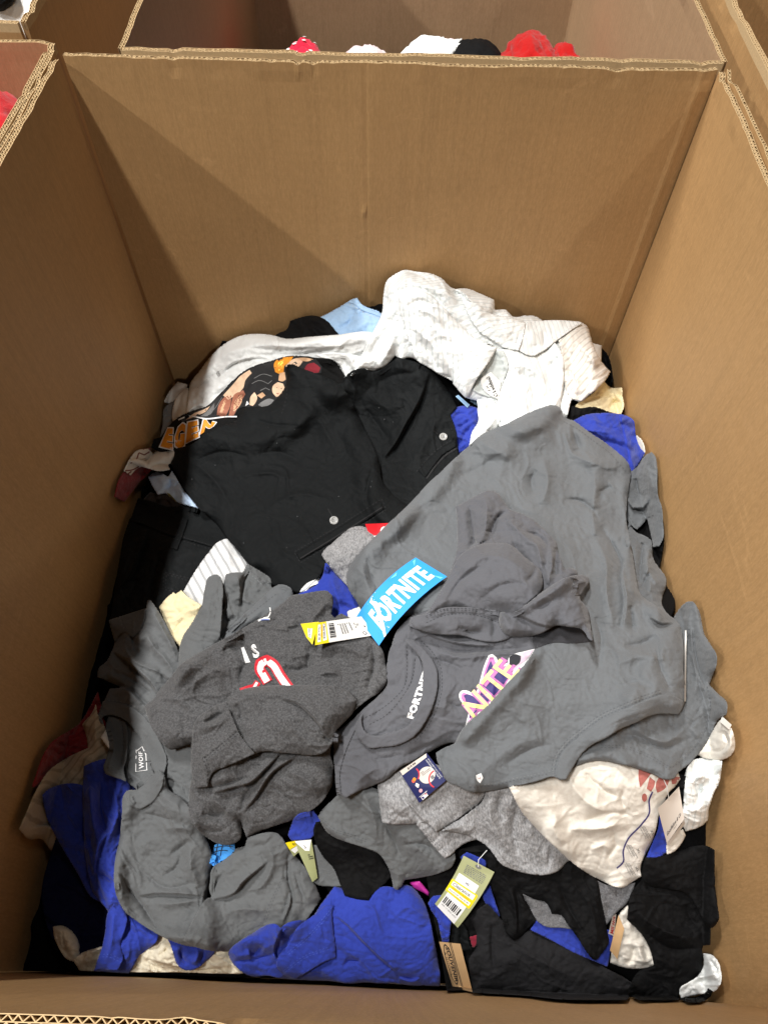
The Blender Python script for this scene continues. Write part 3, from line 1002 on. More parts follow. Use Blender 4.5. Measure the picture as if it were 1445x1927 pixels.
THB = plain('thread_black', (0.012, 0.012, 0.013), 0.8)
THBK = plain('thread_dark_grey', (0.02, 0.02, 0.022), 0.8)
THBL = plain('thread_blue', (0.07, 0.12, 0.52), 0.8)
THW = plain('thread_white', (0.60, 0.60, 0.58), 0.8)
PEARL = plain('pearl_button', (0.36, 0.36, 0.35), 0.25, 0.6, 0.15, 200)
NYLON = plain('nylon_string', (0.75, 0.75, 0.75), 0.3)

# ================================================================== bottom of the heap
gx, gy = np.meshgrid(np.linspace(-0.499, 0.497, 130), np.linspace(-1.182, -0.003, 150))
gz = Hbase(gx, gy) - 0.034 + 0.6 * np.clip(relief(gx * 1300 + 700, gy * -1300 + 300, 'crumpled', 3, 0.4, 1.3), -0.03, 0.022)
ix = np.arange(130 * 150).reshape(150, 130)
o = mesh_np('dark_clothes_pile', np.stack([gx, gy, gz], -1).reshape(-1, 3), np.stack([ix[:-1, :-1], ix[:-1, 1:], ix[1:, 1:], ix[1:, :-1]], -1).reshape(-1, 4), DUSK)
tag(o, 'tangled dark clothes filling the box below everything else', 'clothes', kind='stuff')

# --- dim things down the left side
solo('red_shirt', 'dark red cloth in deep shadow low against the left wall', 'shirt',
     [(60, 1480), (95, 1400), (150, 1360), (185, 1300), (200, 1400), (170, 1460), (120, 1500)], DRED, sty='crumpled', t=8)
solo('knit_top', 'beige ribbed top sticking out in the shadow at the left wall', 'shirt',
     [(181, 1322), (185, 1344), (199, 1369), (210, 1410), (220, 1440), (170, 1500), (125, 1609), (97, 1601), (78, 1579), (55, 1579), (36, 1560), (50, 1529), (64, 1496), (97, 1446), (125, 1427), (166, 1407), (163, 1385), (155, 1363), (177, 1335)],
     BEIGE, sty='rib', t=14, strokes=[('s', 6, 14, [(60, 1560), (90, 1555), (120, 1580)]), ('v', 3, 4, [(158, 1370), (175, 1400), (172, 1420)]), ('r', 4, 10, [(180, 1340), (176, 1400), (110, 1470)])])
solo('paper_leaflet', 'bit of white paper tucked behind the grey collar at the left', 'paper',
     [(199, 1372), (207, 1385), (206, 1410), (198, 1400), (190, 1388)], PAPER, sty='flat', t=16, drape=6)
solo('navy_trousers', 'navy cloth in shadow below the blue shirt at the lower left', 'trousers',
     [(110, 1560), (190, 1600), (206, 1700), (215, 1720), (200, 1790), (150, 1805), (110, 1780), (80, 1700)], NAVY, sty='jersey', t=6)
solo('rolled_cream_sock', 'dim cream rolled cloth in the shadow of the near left corner', 'sock',
     [(100, 1743), (119, 1742), (147, 1768), (151, 1790), (146, 1812), (128, 1806), (111, 1784), (103, 1765)], CREAM2, sty='rib', t=10, puff=8,
     strokes=[('v', 3, 3, [(108, 1750), (112, 1775), (128, 1800)]), ('v', 3, 3, [(118, 1750), (120, 1780), (130, 1800)])])
solo('cream_tee', 'cream t-shirt lying along the foot of the near wall', 't-shirt',
     [(138, 1807), (150, 1796), (194, 1780), (250, 1755), (300, 1745), (430, 1770), (445, 1800), (458, 1833), (400, 1832), (340, 1830), (277, 1830), (150, 1827)],
     CREAM2, sty='crumpled', t=8, k=.8, strokes=[('s', 5, 10, [(440, 1815), (360, 1822), (310, 1812), (270, 1800)]), ('v', 4, 4, [(300, 1800), (320, 1780), (335, 1765)]), ('r', 4, 8, [(150, 1815), (200, 1800), (240, 1795)])])

# --- small things along the upper left
solo('white_card_slip', 'white card slip standing in the dark corner left of the white shirt', 'card',
     [(308, 757), (320, 735), (334, 718), (354, 723), (345, 745), (325, 760)], PAPER, sty='flat', t=14, drape=4)
solo('grey_cloth', 'dark grey brown cloth below the white card slip in the left corner', 'cloth',
     [(300, 830), (306, 800), (312, 765), (330, 752), (356, 728), (352, 780), (330, 805), (316, 830)], BROWNG, sty='jersey', t=8)
solo('tan_cloth', 'small tan rounded cloth at the left end of the white shirt', 'cloth',
     [(325, 793), (326, 765), (336, 742), (354, 728), (360, 780), (345, 800), (330, 805)], OFFW, sty='jersey_flat', t=14, puff=5)
solo('red_print_shirt', 'dark red shirt with white outlines near the left wall', 'shirt',
     [(215, 935), (225, 900), (240, 878), (250, 860), (262, 848), (284, 842), (290, 880), (262, 910), (235, 945)], DRED, sty='jersey', t=6)
MP = garment('print_tee', 'off white cloth with dark red printed lines beside the left wall', 't-shirt', (260, 870))
patch('body', [(233, 886), (247, 860), (256, 849), (280, 844), (290, 858), (285, 880), (262, 880), (246, 895)], OFFW, MP, t=6, sty='jersey', drape=8)
for p in ([(236, 886), (250, 884), (262, 878)], [(246, 872), (256, 866), (262, 852)], [(262, 852), (272, 856), (282, 850)], [(240, 893), (248, 887)]):
    ribbon('print', p, 2.2, INKBR, MP)
solo('off_white_strap', 'off white folded band poking out left of the black shorts', 'cloth',
     [(241, 866), (261, 864), (277, 868), (286, 858), (296, 848), (308, 843), (327, 846), (331, 853), (329, 866), (316, 875), (322, 884), (299, 887), (280, 882), (261, 876)],
     OFFW, sty='jersey_flat', t=14, puff=5, drape=8, strokes=[('v', 4, 4, [(278, 880), (300, 872), (322, 874)]), ('s', 4, 8, [(280, 878), (288, 862), (300, 850)])])
LB = solo('light_blue_shirt', 'small crumpled piece of pale blue shirt left of the black shorts', 'shirt',
     [(279, 897), (288, 890), (305, 890), (317, 898), (324, 885), (332, 898), (344, 919), (360, 938), (378, 958), (355, 952), (330, 944), (313, 928), (297, 931), (286, 913)],
     SKY2, sty='crumpled', t=12, k=.6, drape=8, strokes=[('v', 4, 4, [(318, 900), (322, 912), (313, 925)]), ('r', 4, 6, [(300, 895), (310, 915)]), ('s', 3, 8, [(322, 915), (340, 922), (352, 940)])])
card('olive_hang_tag', 'narrow olive hang tag edge under the small pale blue shirt', 'tag', [(314, 927), (320, 929), (333, 944), (326, 946)], OLIVEC, lift=(2, 2, 2, 2))
solo('dark_grey_cloth', 'dark brownish grey cloth between the pale blue shirt and the black trousers', 'cloth',
     [(270, 940), (283, 925), (298, 930), (316, 930), (335, 945), (350, 955), (330, 965), (290, 960)], cloth('brown_black_cloth', (0.035, 0.03, 0.03)), sty='jersey', t=6)

# --- black trousers at the left
BT = garment('black_trousers', 'black twill trousers with belt loop and stitched waistband at the left of the heap', 'trousers', (300, 1080))
patch('trouser_leg', [(245, 975), (262, 970), (292, 990), (340, 1005), (402, 1020), (440, 1030), (470, 1100), (420, 1200), (330, 1220), (205, 1185), (212, 1140), (219, 1091), (226, 1050), (233, 1010)],
      BLACK, BT, t=10, sty='twill', ang=1.8, strokes=[('s', 7, 25, [(278, 995), (262, 1040), (243, 1085), (222, 1110)]), ('v', 4, 5, [(300, 1040), (285, 1110), (280, 1150)]), ('r', 4, 12, [(250, 1010), (236, 1060), (225, 1120)]), ('v', 3, 4, [(222, 1150), (250, 1110), (262, 1085)])])
patch('waistband', [(260, 937), (286, 943), (316, 953), (345, 952), (375, 957), (402, 978), (432, 1010), (402, 1031), (370, 1021), (341, 1013), (310, 1005), (291, 997), (268, 987), (245, 981)],
      BLACK, BT, t=5, sty='flat', drape=10)
patch('belt_loop', [(342, 973), (355, 977), (346, 1005), (334, 1036), (320, 1031), (332, 1004)], BLACK, BT, t=3.0, sty='flat', drape=4)
stitch([(247, 977), (270, 983), (292, 993), (341, 1009), (402, 1027)], BT, THB)
stitch([(245, 984), (268, 990), (291, 1001), (341, 1017), (400, 1035)], BT, THB)
stitch([(322, 1030), (333, 1032)], BT, THB)
for l in ([(352, 1092), (314, 1081), (311, 1105), (346, 1115)], [(356, 1088), (310, 1077), (307, 1108), (346, 1119)]): stitch(l, BT, THBK)
stitch([(279, 997), (262, 1042), (238, 1090)], BT, THB, 3)

solo('ribbed_top', 'white ribbed cloth with fine grey lines between black trousers and black shorts', 'shirt',
     [(427, 1014), (443, 1022), (453, 1041), (466, 1058), (470, 1085), (440, 1110), (400, 1150), (377, 1145), (355, 1128), (345, 1113), (366, 1077), (394, 1038), (410, 1020)],
     RIBW, sty='jersey_flat', t=12, ang=-1, strokes=[('v', 3, 5, [(405, 1045), (408, 1060), (405, 1080)]), ('r', 3, 8, [(425, 1020), (430, 1050), (435, 1080)])])
solo('cream_folded_tee', 'cream folded cloth wedged between the grey sleeves', 't-shirt',
     [(299, 1143), (312, 1127), (327, 1114), (331, 1118), (341, 1110), (352, 1121), (380, 1139), (372, 1160), (356, 1185), (342, 1222), (332, 1210), (323, 1197), (312, 1172)],
     CREAM, sty='jersey_flat', t=10, strokes=[('s', 5, 12, [(312, 1172), (330, 1168), (352, 1150), (378, 1143)]), ('v', 3, 3, [(325, 1195), (335, 1178), (345, 1165)]), ('v', 2.5, 3, [(330, 1120), (325, 1140)])])

# ================================================================== back of the heap
LBS = garment('light_blue_tee', 'pale blue t-shirt with its collar up against the back wall', 't-shirt', (660, 610))
patch('body', [(590, 602), (612, 592), (634, 580), (660, 565), (672, 560), (681, 573), (700, 582), (722, 591), (735, 640), (700, 660), (610, 660)],
      SKY, LBS, t=12, sty='jersey', strokes=[('v', 5, 7, [(668, 582), (660, 602), (640, 622)]), ('r', 5, 9, [(700, 600), (680, 612), (665, 630)])])
patch('collar', [(652, 569), (664, 562), (673, 560), (681, 573), (700, 582), (721, 591), (720, 598), (697, 590), (678, 582), (668, 574)], SKY, LBS, t=2.5, sty='flat', drape=5)
stitch([(657, 572), (668, 578), (694, 593), (718, 601)], LBS, THW)
solo('black_hoodie', 'rolled black garment on the back edge beside the pale blue tee', 'hoodie',
     [(505, 645), (522, 628), (541, 618), (546, 604), (566, 597), (593, 594), (616, 604), (630, 620), (645, 640), (640, 665), (540, 665)],
     BLACK2, sty='crumpled', t=10, k=.7, puff=8, strokes=[('v', 6, 5, [(545, 608), (560, 618), (568, 630)]), ('r', 4, 8, [(570, 600), (600, 605), (620, 625)])])
solo('black_sock', 'small black bit of cloth behind the left end of the white shirt', 'sock', [(412, 655), (418, 641), (432, 642), (440, 655), (425, 668)], BLACK2, t=8, drape=6)
WS = garment('white_shirt', 'white button-up shirt spread along the left back of the heap', 'shirt', (480, 690))
patch('body', [(346, 790), (352, 762), (355, 740), (359, 720), (375, 699), (391, 677), (411, 656), (430, 642), (455, 631), (483, 628), (510, 630), (538, 637), (577, 634), (632, 630), (700, 625), (740, 640), (720, 700), (690, 720), (600, 790), (450, 840), (360, 840)],
      WHITE, WS, t=16, sty='shirt', ang=-0.5, k=.8, strokes=[
          ('r', 9, 12, [(372, 745), (392, 700), (430, 665), (490, 650), (560, 652), (640, 650), (720, 630)]),
          ('v', 6, 6, [(430, 690), (460, 672), (500, 668), (560, 668), (640, 655), (690, 645)]),
          ('s', 7, 22, [(508, 677), (495, 672), (465, 674), (430, 688), (415, 705)]),
          ('r', 5, 7, [(500, 640), (560, 646), (640, 640), (700, 634)]), ('v', 4, 4, [(470, 655), (540, 660), (600, 655)]),
          ('v', 6, 5, [(395, 750), (420, 735), (445, 715)]), ('r', 5, 7, [(500, 660), (520, 672), (545, 676)])])
patch('shirt_tail', [(592, 668), (612, 664), (650, 665), (680, 672), (700, 690), (672, 712), (655, 716), (650, 708), (640, 690), (632, 682), (610, 676)],
      WHITE, WS, t=8, sty='shirt', k=.7, strokes=[('v', 6, 4, [(640, 672), (655, 690), (658, 710)]), ('r', 5, 5, [(660, 670), (665, 695)])])
button(413.5, 703, 0.0065, PEARL, WS, lift=1.2)
stitch([(372, 730), (395, 710), (430, 690), (470, 680)], WS, THW)

solo('black_polo', 'black cloth hanging in the back right corner', 'shirt', [(1120, 650), (1136, 658), (1145, 672), (1151, 695), (1150, 728), (1135, 745), (1110, 730)], BLACK2, t=8)
solo('white_cloth', 'small white folded cloth beside the black cloth in the back right corner', 'cloth', [(1095, 640), (1113, 645), (1132, 650), (1131, 682), (1118, 690), (1100, 680)], WHITE, sty='jersey_flat', t=14)
CG = solo('cream_tee', 'pale yellow t-shirt peeking out below the white shirt at the right wall', 't-shirt',
     [(1070, 790), (1088, 756), (1116, 738), (1132, 712), (1149, 729), (1171, 729), (1171, 746), (1174, 763), (1168, 780), (1144, 782), (1105, 785)],
     CREAM, sty='jersey', t=12, strokes=[('v', 5, 5, [(1146, 775), (1152, 760), (1166, 754)]), ('s', 5, 12, [(1150, 730), (1160, 745), (1168, 752)]), ('v', 4, 5, [(1092, 762), (1120, 750), (1150, 745)]), ('r', 3, 5, [(1110, 772), (1135, 765)])])
solo('black_tee', 'black cloth between the cream tee and the royal blue shirt', 't-shirt', [(1052, 770), (1070, 762), (1092, 768), (1113, 765), (1150, 776), (1180, 782), (1175, 800), (1080, 810)], BLACK2, t=8, sty='jersey')
solo('cream_strap', 'cream rounded cloth squeezed between royal blue cloth and the right wall', 'cloth',
     [(1190, 822), (1198, 819), (1206, 826), (1212, 840), (1213, 853), (1205, 866), (1190, 850)], OFFW, sty='jersey_flat', t=8, puff=4)
BR = solo('royal_blue_tee', 'royal blue t-shirt behind the big grey tee at the right wall', 't-shirt',
     [(1060, 800), (1080, 790), (1099, 781), (1130, 777), (1158, 778), (1180, 783), (1192, 792), (1194, 806), (1196, 820), (1203, 840), (1213, 853), (1204, 868), (1194, 884), (1180, 930), (1100, 870)],
     ROYAL, sty='jersey', t=12, strokes=[('v', 6, 8, [(1165, 795), (1180, 800), (1188, 812)]), ('r', 6, 16, [(1100, 800), (1140, 815), (1190, 840)]), ('v', 4, 6, [(1120, 825), (1160, 835), (1200, 855)])])
solo('royal_blue_sleeve', 'crumpled royal blue cloth between the black shorts and the pinstripe shirt', 't-shirt',
     [(838, 790), (846, 777), (860, 766), (885, 764), (905, 770), (905, 800), (900, 840), (880, 850), (856, 872), (853, 850), (858, 827), (854, 806), (846, 798)],
     ROYAL, sty='crumpled', t=12, k=.9, strokes=[('v', 5, 4, [(850, 790), (860, 780), (880, 778)]), ('s', 5, 8, [(862, 812), (878, 800), (896, 790)]), ('v', 4, 4, [(862, 840), (875, 815), (890, 800)])])
card('pale_blue_strip', 'thin pale blue strip beside the royal blue cloth under the white sleeve', 'tag', [(857, 746), (862, 743), (884, 762), (879, 767)], plain('pale_blue_ink', (0.35, 0.55, 0.8), .5), lift=(6, 6, 6, 6))
solo('slate_cloth', 'slate blue dark cloth glimpsed under the white sleeve cuff', 'cloth', [(884, 755), (890, 740), (930, 738), (945, 764), (905, 768)], cloth('slate_blue_cloth', (0.05, 0.08, 0.11)), t=4)

# --- white pinstripe shirt
PS = garment('pinstripe_shirt', 'big crumpled white pinstripe dress shirt piled highest at the back of the heap', 'shirt', (930, 660))
patch('back_yoke', [(657, 712), (667, 694), (686, 655), (705, 618), (718, 590), (722, 550), (727, 529), (741, 517), (761, 508), (783, 511), (816, 516), (833, 525), (849, 541), (880, 543), (905, 553), (930, 564), (931, 583), (952, 583), (964, 595),
      (993, 593), (1010, 596), (1022, 604), (1066, 604), (1095, 607), (1106, 616), (1111, 632), (1116, 650), (1127, 673), (1138, 688), (1149, 699), (1141, 713), (1122, 733), (1105, 746), (1094, 755), (1075, 752), (1060, 800), (960, 860), (880, 850), (884, 830), (900, 790), (899, 765),
      (905, 756), (877, 748), (855, 721), (822, 702), (788, 680), (769, 673), (752, 680), (744, 668), (730, 685), (705, 695), (683, 694)],
      PIN, PS, t=16, sty='shirt', k=.65, ang=0.6, drape=26, strokes=[
          ('s', 12, 26, [(716, 590), (740, 560), (770, 548), (800, 552), (835, 585)]), ('v', 7, 6, [(725, 580), (748, 556), (775, 548)]),
          ('r', 9, 12, [(770, 530), (800, 540), (830, 548), (860, 570)]), ('s', 9, 18, [(925, 590), (890, 572), (865, 548), (845, 545)]),
          ('v', 8, 7, [(940, 592), (915, 600), (900, 590)]), ('r', 8, 9, [(950, 588), (965, 600), (985, 604)]),
          ('r', 8, 10, [(700, 640), (725, 600), (750, 580)]), ('v', 7, 7, [(742, 625), (752, 650), (758, 672)]), ('r', 9, 9, [(712, 690), (735, 650), (742, 625)]),
          ('v', 6, 5, [(690, 680), (712, 640), (735, 615)]), ('r', 7, 8, [(770, 660), (800, 672), (830, 690)])])
patch('rear_panel', [(1050, 640), (1075, 622), (1096, 608), (1106, 616), (1111, 632), (1116, 650), (1127, 673), (1138, 688), (1149, 699), (1141, 713), (1122, 733), (1105, 746), (1094, 755), (1075, 750), (1065, 735), (1060, 700), (1055, 665)],
      PIN3, PS, t=6, sty='shirt', k=.8, strokes=[('v', 6, 6, [(1060, 655), (1076, 680), (1070, 712)]), ('s', 6, 14, [(1078, 750), (1085, 720), (1072, 690)]), ('v', 4, 4, [(1135, 705), (1120, 715), (1100, 712)]), ('r', 4, 6, [(1080, 640), (1100, 660), (1125, 690)])])
patch('front_body', [(900, 640), (932, 655), (977, 660), (1000, 668), (1022, 660), (1044, 644), (1056, 665), (1062, 700), (1058, 740), (1050, 775), (1030, 800), (960, 830), (938, 800), (935, 760), (938, 730), (953, 705), (945, 680)],
      PIN2, PS, t=10, sty='shirt', ang=1.2, k=.7, strokes=[('r', 9, 10, [(960, 690), (990, 690), (1020, 712), (1025, 745)]), ('v', 7, 6, [(975, 700), (995, 715), (1005, 745), (998, 780)]),
        ('s', 8, 14, [(1040, 770), (1052, 735), (1056, 690), (1040, 655)]), ('v', 6, 6, [(1030, 690), (1048, 680), (1056, 672)]), ('r', 6, 8, [(960, 720), (955, 750), (965, 790)]), ('v', 5, 5, [(985, 730), (975, 760), (980, 790)])])
patch('shirt_flap', [(975, 660), (984, 628), (990, 606), (1022, 603), (1066, 603), (1097, 607), (1066, 628), (1044, 644), (1022, 661), (1000, 670)],
      PIN2, PS, t=8, sty='shirt', k=.4, strokes=[('v', 3, 4, [(1022, 622), (1024, 640), (1022, 655)]), ('r', 4, 10, [(1000, 620), (1005, 650)])])
stitch([(1000, 666), (1022, 657), (1044, 640), (1066, 624), (1092, 609)], PS, THW, -2)
patch('front_placket', [(868, 562), (893, 570), (930, 592), (960, 597), (990, 608), (986, 627), (976, 660), (949, 655), (922, 638), (905, 627), (885, 600)],
      PIN, PS, t=9, sty='shirt', k=.5, strokes=[('r', 5, 9, [(890, 580), (920, 610), (960, 640)]), ('v', 4, 4, [(985, 625), (975, 640), (972, 655)])])
patch('neck_lining', [(899, 712), (907, 700), (930, 660), (948, 660), (957, 690), (950, 712), (935, 752), (910, 745), (888, 735)], cloth('shirt_lining', (0.46, 0.49, 0.48)), PS, t=4, sty='jersey_flat')
lb = patch('neck_label', [(903, 712), (923, 699), (943, 719), (938, 752), (918, 742), (906, 728)], PAPER, PS, t=3, sty='flat', drape=4)
text_on('Goodfellow & Co', [(921, 707), (937, 745), (930, 749), (914, 711)], INK, lb, bold=0.02)
text_on('XL', [(917, 723), (924, 738), (920, 740), (913, 725)], INK, lb)
patch('collar_stand', [(897, 752), (921, 752), (938, 764), (946, 775), (938, 800), (905, 825), (884, 838), (886, 818), (900, 790)], PIN2, PS, t=10, sty='shirt', k=.6,
      strokes=[('v', 4, 4, [(920, 755), (915, 780), (900, 812)]), ('r', 4, 6, [(938, 770), (925, 795), (905, 820)])])
SL = patch('sleeve', [(750, 556), (771, 549), (791, 548), (808, 556), (828, 572), (846, 590), (860, 604), (873, 617), (891, 634), (912, 646), (933, 656), (922, 678), (907, 700), (893, 720), (885, 736), (877, 749), (866, 738), (853, 722), (847, 708), (827, 703), (805, 691), (783, 677), (776, 660), (771, 644), (765, 628), (760, 610), (753, 590)],
      PIN2, PS, t=14, sty='shirt', ang=0.7, k=.6, puff=9, strokes=[
          ('v', 8, 6, [(790, 640), (810, 668), (825, 700)]), ('r', 8, 8, [(772, 600), (790, 625), (815, 650), (840, 690)]), ('v', 6, 5, [(812, 630), (830, 655), (850, 690)]),
          ('r', 6, 7, [(800, 600), (830, 630), (850, 640)]), ('v', 5, 5, [(830, 600), (850, 625), (868, 640)]), ('v', 5, 4, [(768, 575), (790, 565), (815, 575)]), ('r', 6, 6, [(785, 580), (810, 590), (835, 612)])])
patch('cuff', [(891, 634), (912, 646), (934, 656), (922, 678), (907, 700), (893, 720), (885, 736), (877, 750), (866, 739), (852, 722), (862, 700), (876, 672)], PIN, PS, t=2.2, sty='flat', drape=5, k=.6)
stitch([(895, 640), (880, 672), (866, 702), (856, 722)], PS, THW)

# ================================================================== graphic tee and black shorts
GT = garment('graphic_tee', 'black t-shirt with a fiery colour print and flame lettering left of the black shorts', 't-shirt', (440, 760))
patch('body', [(284, 842), (290, 826), (301, 823), (314, 806), (336, 785), (365, 772), (391, 763), (411, 744), (438, 716), (461, 697), (480, 688), (513, 678), (535, 671), (555, 669), (593, 673), (629, 679), (642, 695), (652, 716), (660, 735), (600, 780), (500, 860), (345, 850), (325, 848), (300, 850)],
      cloth('black_print_jersey', (0.007, 0.007, 0.007), sheen=0.0, spec=0.12), GT, t=12, sty='jersey_flat', drape=12, strokes=[('v', 5, 5, [(340, 788), (370, 782), (430, 786), (450, 790)]), ('r', 4, 8, [(480, 700), (460, 730), (440, 760)]), ('v', 3, 4, [(575, 670), (605, 690), (640, 712)])])
pr = patch('print', [(336, 787), (365, 774), (391, 765), (411, 746), (438, 718), (461, 699), (480, 690), (513, 680), (535, 673), (555, 671), (593, 675), (606, 690), (604, 702), (590, 704), (560, 700), (545, 712), (541, 740), (536, 752), (520, 766), (490, 768), (470, 766), (452, 768), (440, 784), (425, 784), (380, 786), (345, 794)], cloth('print_charcoal', (0.018, 0.018, 0.019)), GT, decal=1.0)
SKIN = [INKT, plain('ink_light_tan', (0.72, 0.50, 0.34), 0.6, 0.3, 0.3, 120), plain('ink_sienna', (0.34, 0.13, 0.08), 0.6, 0.3, 0.45, 130)]
for P_, m_ in (([(420, 744), (440, 722), (452, 708), (470, 696), (474, 702), (462, 716), (458, 730), (446, 742), (430, 752)], SKIN[1]),
               ([(408, 782), (412, 762), (422, 748), (436, 742), (434, 762), (424, 786)], SKIN[2]), ([(412, 776), (416, 762), (424, 752), (428, 760), (420, 778)], SKIN[0]),
               ([(430, 784), (436, 758), (440, 744), (458, 734), (462, 742), (450, 762), (440, 782)], SKIN[2]), ([(438, 776), (443, 754), (455, 742), (456, 752), (446, 770)], SKIN[0]),
               ([(350, 790), (365, 778), (385, 770), (396, 764), (388, 774), (372, 782)], SKIN[1]), ([(376, 784), (392, 772), (404, 758), (402, 772), (394, 783)], INKG),
               ([(518, 700), (516, 684), (524, 675), (540, 672), (552, 671), (545, 682), (536, 688), (534, 700), (526, 704)], INKO), ([(521, 692), (524, 682), (534, 678), (530, 692), (525, 698)], INKY),
               ([(540, 700), (538, 688), (548, 678), (560, 674), (570, 680), (562, 690), (550, 692), (546, 702)], SKIN[1]), ([(548, 686), (556, 680), (560, 684), (552, 688)], INK),
               ([(572, 696), (578, 686), (592, 682), (603, 692), (600, 701), (586, 702)], cloth('ink_maroon', (0.22, 0.02, 0.03))), ([(556, 674), (574, 673), (590, 676), (580, 680), (566, 678)], SKIN[0]),
               ([(513, 738), (514, 726), (523, 719), (533, 722), (536, 732), (530, 744), (520, 747)], SKIN[1]), ([(518, 729), (522, 728), (522, 731)], INK), ([(527, 730), (531, 730), (530, 733)], INK), ([(519, 740), (528, 739), (524, 743)], SKIN[2]),
               ([(524, 716), (526, 702), (536, 700), (538, 714), (532, 718)], SKIN[0]), ([(470, 762), (472, 746), (479, 738), (484, 746), (481, 758), (476, 764)], SKIN[1]),
               ([(486, 762), (496, 754), (508, 750), (516, 753), (508, 762), (494, 766)], INKG), ([(484, 744), (494, 738), (500, 744), (492, 750)], SKIN[0]), ([(462, 764), (465, 754), (469, 760)], INKW)):
    d = patch('print_patch', P_, m_, GT, decal=1.35); d.parent = pr
for P_ in ([(478, 712), (496, 704), (512, 708)], [(474, 722), (488, 716), (505, 722), (512, 716)], [(490, 735), (500, 730), (508, 734)], [(490, 758), (502, 757), (512, 756)], [(398, 776), (408, 764), (418, 748)]):
    d = ribbon('print_line', P_, 1.1, INKG, GT, 1.4); d.parent = pr
ribbon('print_outline', [(336, 790), (352, 784), (390, 788), (428, 784), (446, 784)], 2.5, INKW, GT, 1.4)
for (ch, q) in (('E', [(302, 840), (325, 846), (326, 806), (316, 806)]), ('G', [(326, 846), (347, 842), (350, 796), (334, 798)]), ('E', [(350, 834), (374, 822), (372, 791), (354, 795)]), ('N', [(377, 818), (401, 802), (406, 795), (384, 789)])):
    cx = sum(p[0] for p in q) / 4; cy = sum(p[1] for p in q) / 4
    q2 = [(cx + (p[0] - cx) * 1.22, cy + (p[1] - cy) * 1.12) for p in q]
    text_on(ch, q2, INKW, GT, bold=0.09, lift=1.2)
    text_on(ch, q, INKO, GT, bold=0.07, lift=1.6)
    mid = [((q[0][0] + q[3][0]) / 2, (q[0][1] + q[3][1]) / 2), ((q[1][0] + q[2][0]) / 2, (q[1][1] + q[2][1]) / 2)]

SH = garment('black_shorts', 'large black twill shorts with pale buttons and welt pockets in the middle of the heap', 'shorts', (620, 880))
patch('right_leg', [(600, 735), (632, 722), (646, 720), (652, 706), (662, 698), (682, 693), (705, 699), (730, 685), (748, 672), (762, 676), (788, 683), (802, 692), (816, 702), (833, 721), (849, 744), (860, 766), (847, 780), (857, 807), (860, 827), (862, 868), (820, 940), (740, 1000), (690, 960), (660, 850)],
      BLACK, SH, t=14, sty='twill', ang=1.1, drape=24, strokes=[
          ('s', 12, 26, [(806, 702), (792, 745), (762, 800), (741, 838), (722, 862)]), ('v', 6, 8, [(708, 720), (745, 705), (790, 700)]), ('r', 8, 18, [(690, 740), (730, 770), (760, 760)]), ('r', 7, 16, [(740, 690), (775, 700), (800, 720)]),
          ('r', 6, 16, [(840, 760), (800, 830), (770, 880)]), ('v', 5, 7, [(690, 770), (710, 800), (735, 830)])])
patch('left_leg', [(537, 694), (541, 686), (547, 685), (571, 694), (604, 706), (634, 720), (650, 736), (662, 752), (672, 775), (692, 818), (708, 852), (716, 880), (718, 900), (735, 925), (758, 945), (790, 960), (760, 1000), (700, 1040), (660, 1070), (612, 1075), (597, 1090), (562, 1116), (547, 1113), (516, 1103), (505, 1086), (467, 1061), (449, 1038), (430, 1016), (413, 991), (374, 957), (352, 927), (341, 909), (331, 890), (321, 872), (328, 858), (329, 844), (355, 838), (394, 813), (413, 802), (441, 793), (458, 767), (480, 765), (505, 763), (521, 749), (535, 730), (540, 712)],
      BLACK, SH, t=16, sty='twill', ang=0.5, k=.55, drape=26, puff=8, seed=44, strokes=[
          ('r', 7, 25, [(560, 740), (600, 790), (640, 860)]), ('v', 3.5, 10, [(470, 860), (520, 850), (570, 870)]), ('r', 3, 8, [(440, 900), (500, 890), (560, 905)]),
          ('v', 4, 6, [(700, 880), (690, 940), (712, 985)]), ('v', 3, 5, [(480, 790), (520, 800), (560, 800)]), ('r', 4, 10, [(350, 860), (400, 900), (440, 960)]), ('v', 2.5, 4, [(360, 870), (420, 850), (470, 860)]), ('r', 3, 7, [(500, 960), (560, 930), (620, 940)])])
PK = patch('welt_pocket', [(557, 1041), (640, 991), (716, 943), (723, 958), (650, 1004), (565, 1055)], BLACK, SH, t=2.2, sty='flat', drape=4)
stitch([(555, 1038), (640, 988), (718, 939), (727, 959), (650, 1008), (566, 1059), (554, 1040)], SH, THBK)
ribbon('pocket_opening', [(565, 1051), (648, 1000), (720, 954)], 2, THB, SH, 1)
PK2 = patch('welt_pocket', [(786, 886), (812, 858), (838, 838), (857, 827), (858, 841), (835, 855), (818, 875), (801, 899)], BLACK, SH, t=2.2, sty='flat', drape=4)
stitch([(784, 887), (810, 857), (836, 836), (856, 825)], SH, THBK)
ribbon('pocket_opening', [(802, 901), (820, 876), (838, 857), (860, 843)], 3, THB, SH, 1)
stitch([(537, 712), (540, 740), (536, 760), (530, 780)], SH, THBK)
button(628.5, 979.5, 0.0078, PEARL, SH)
button(834, 822, 0.0078, PEARL, SH)
ribbon('thread', [(617, 957), (622, 966), (627, 973)], 1.6, THB, SH, 1)
ribbon('thread', [(815, 810), (824, 817)], 1.6, THB, SH, 1)
rr = np.random.RandomState(5)
V = []; F = []
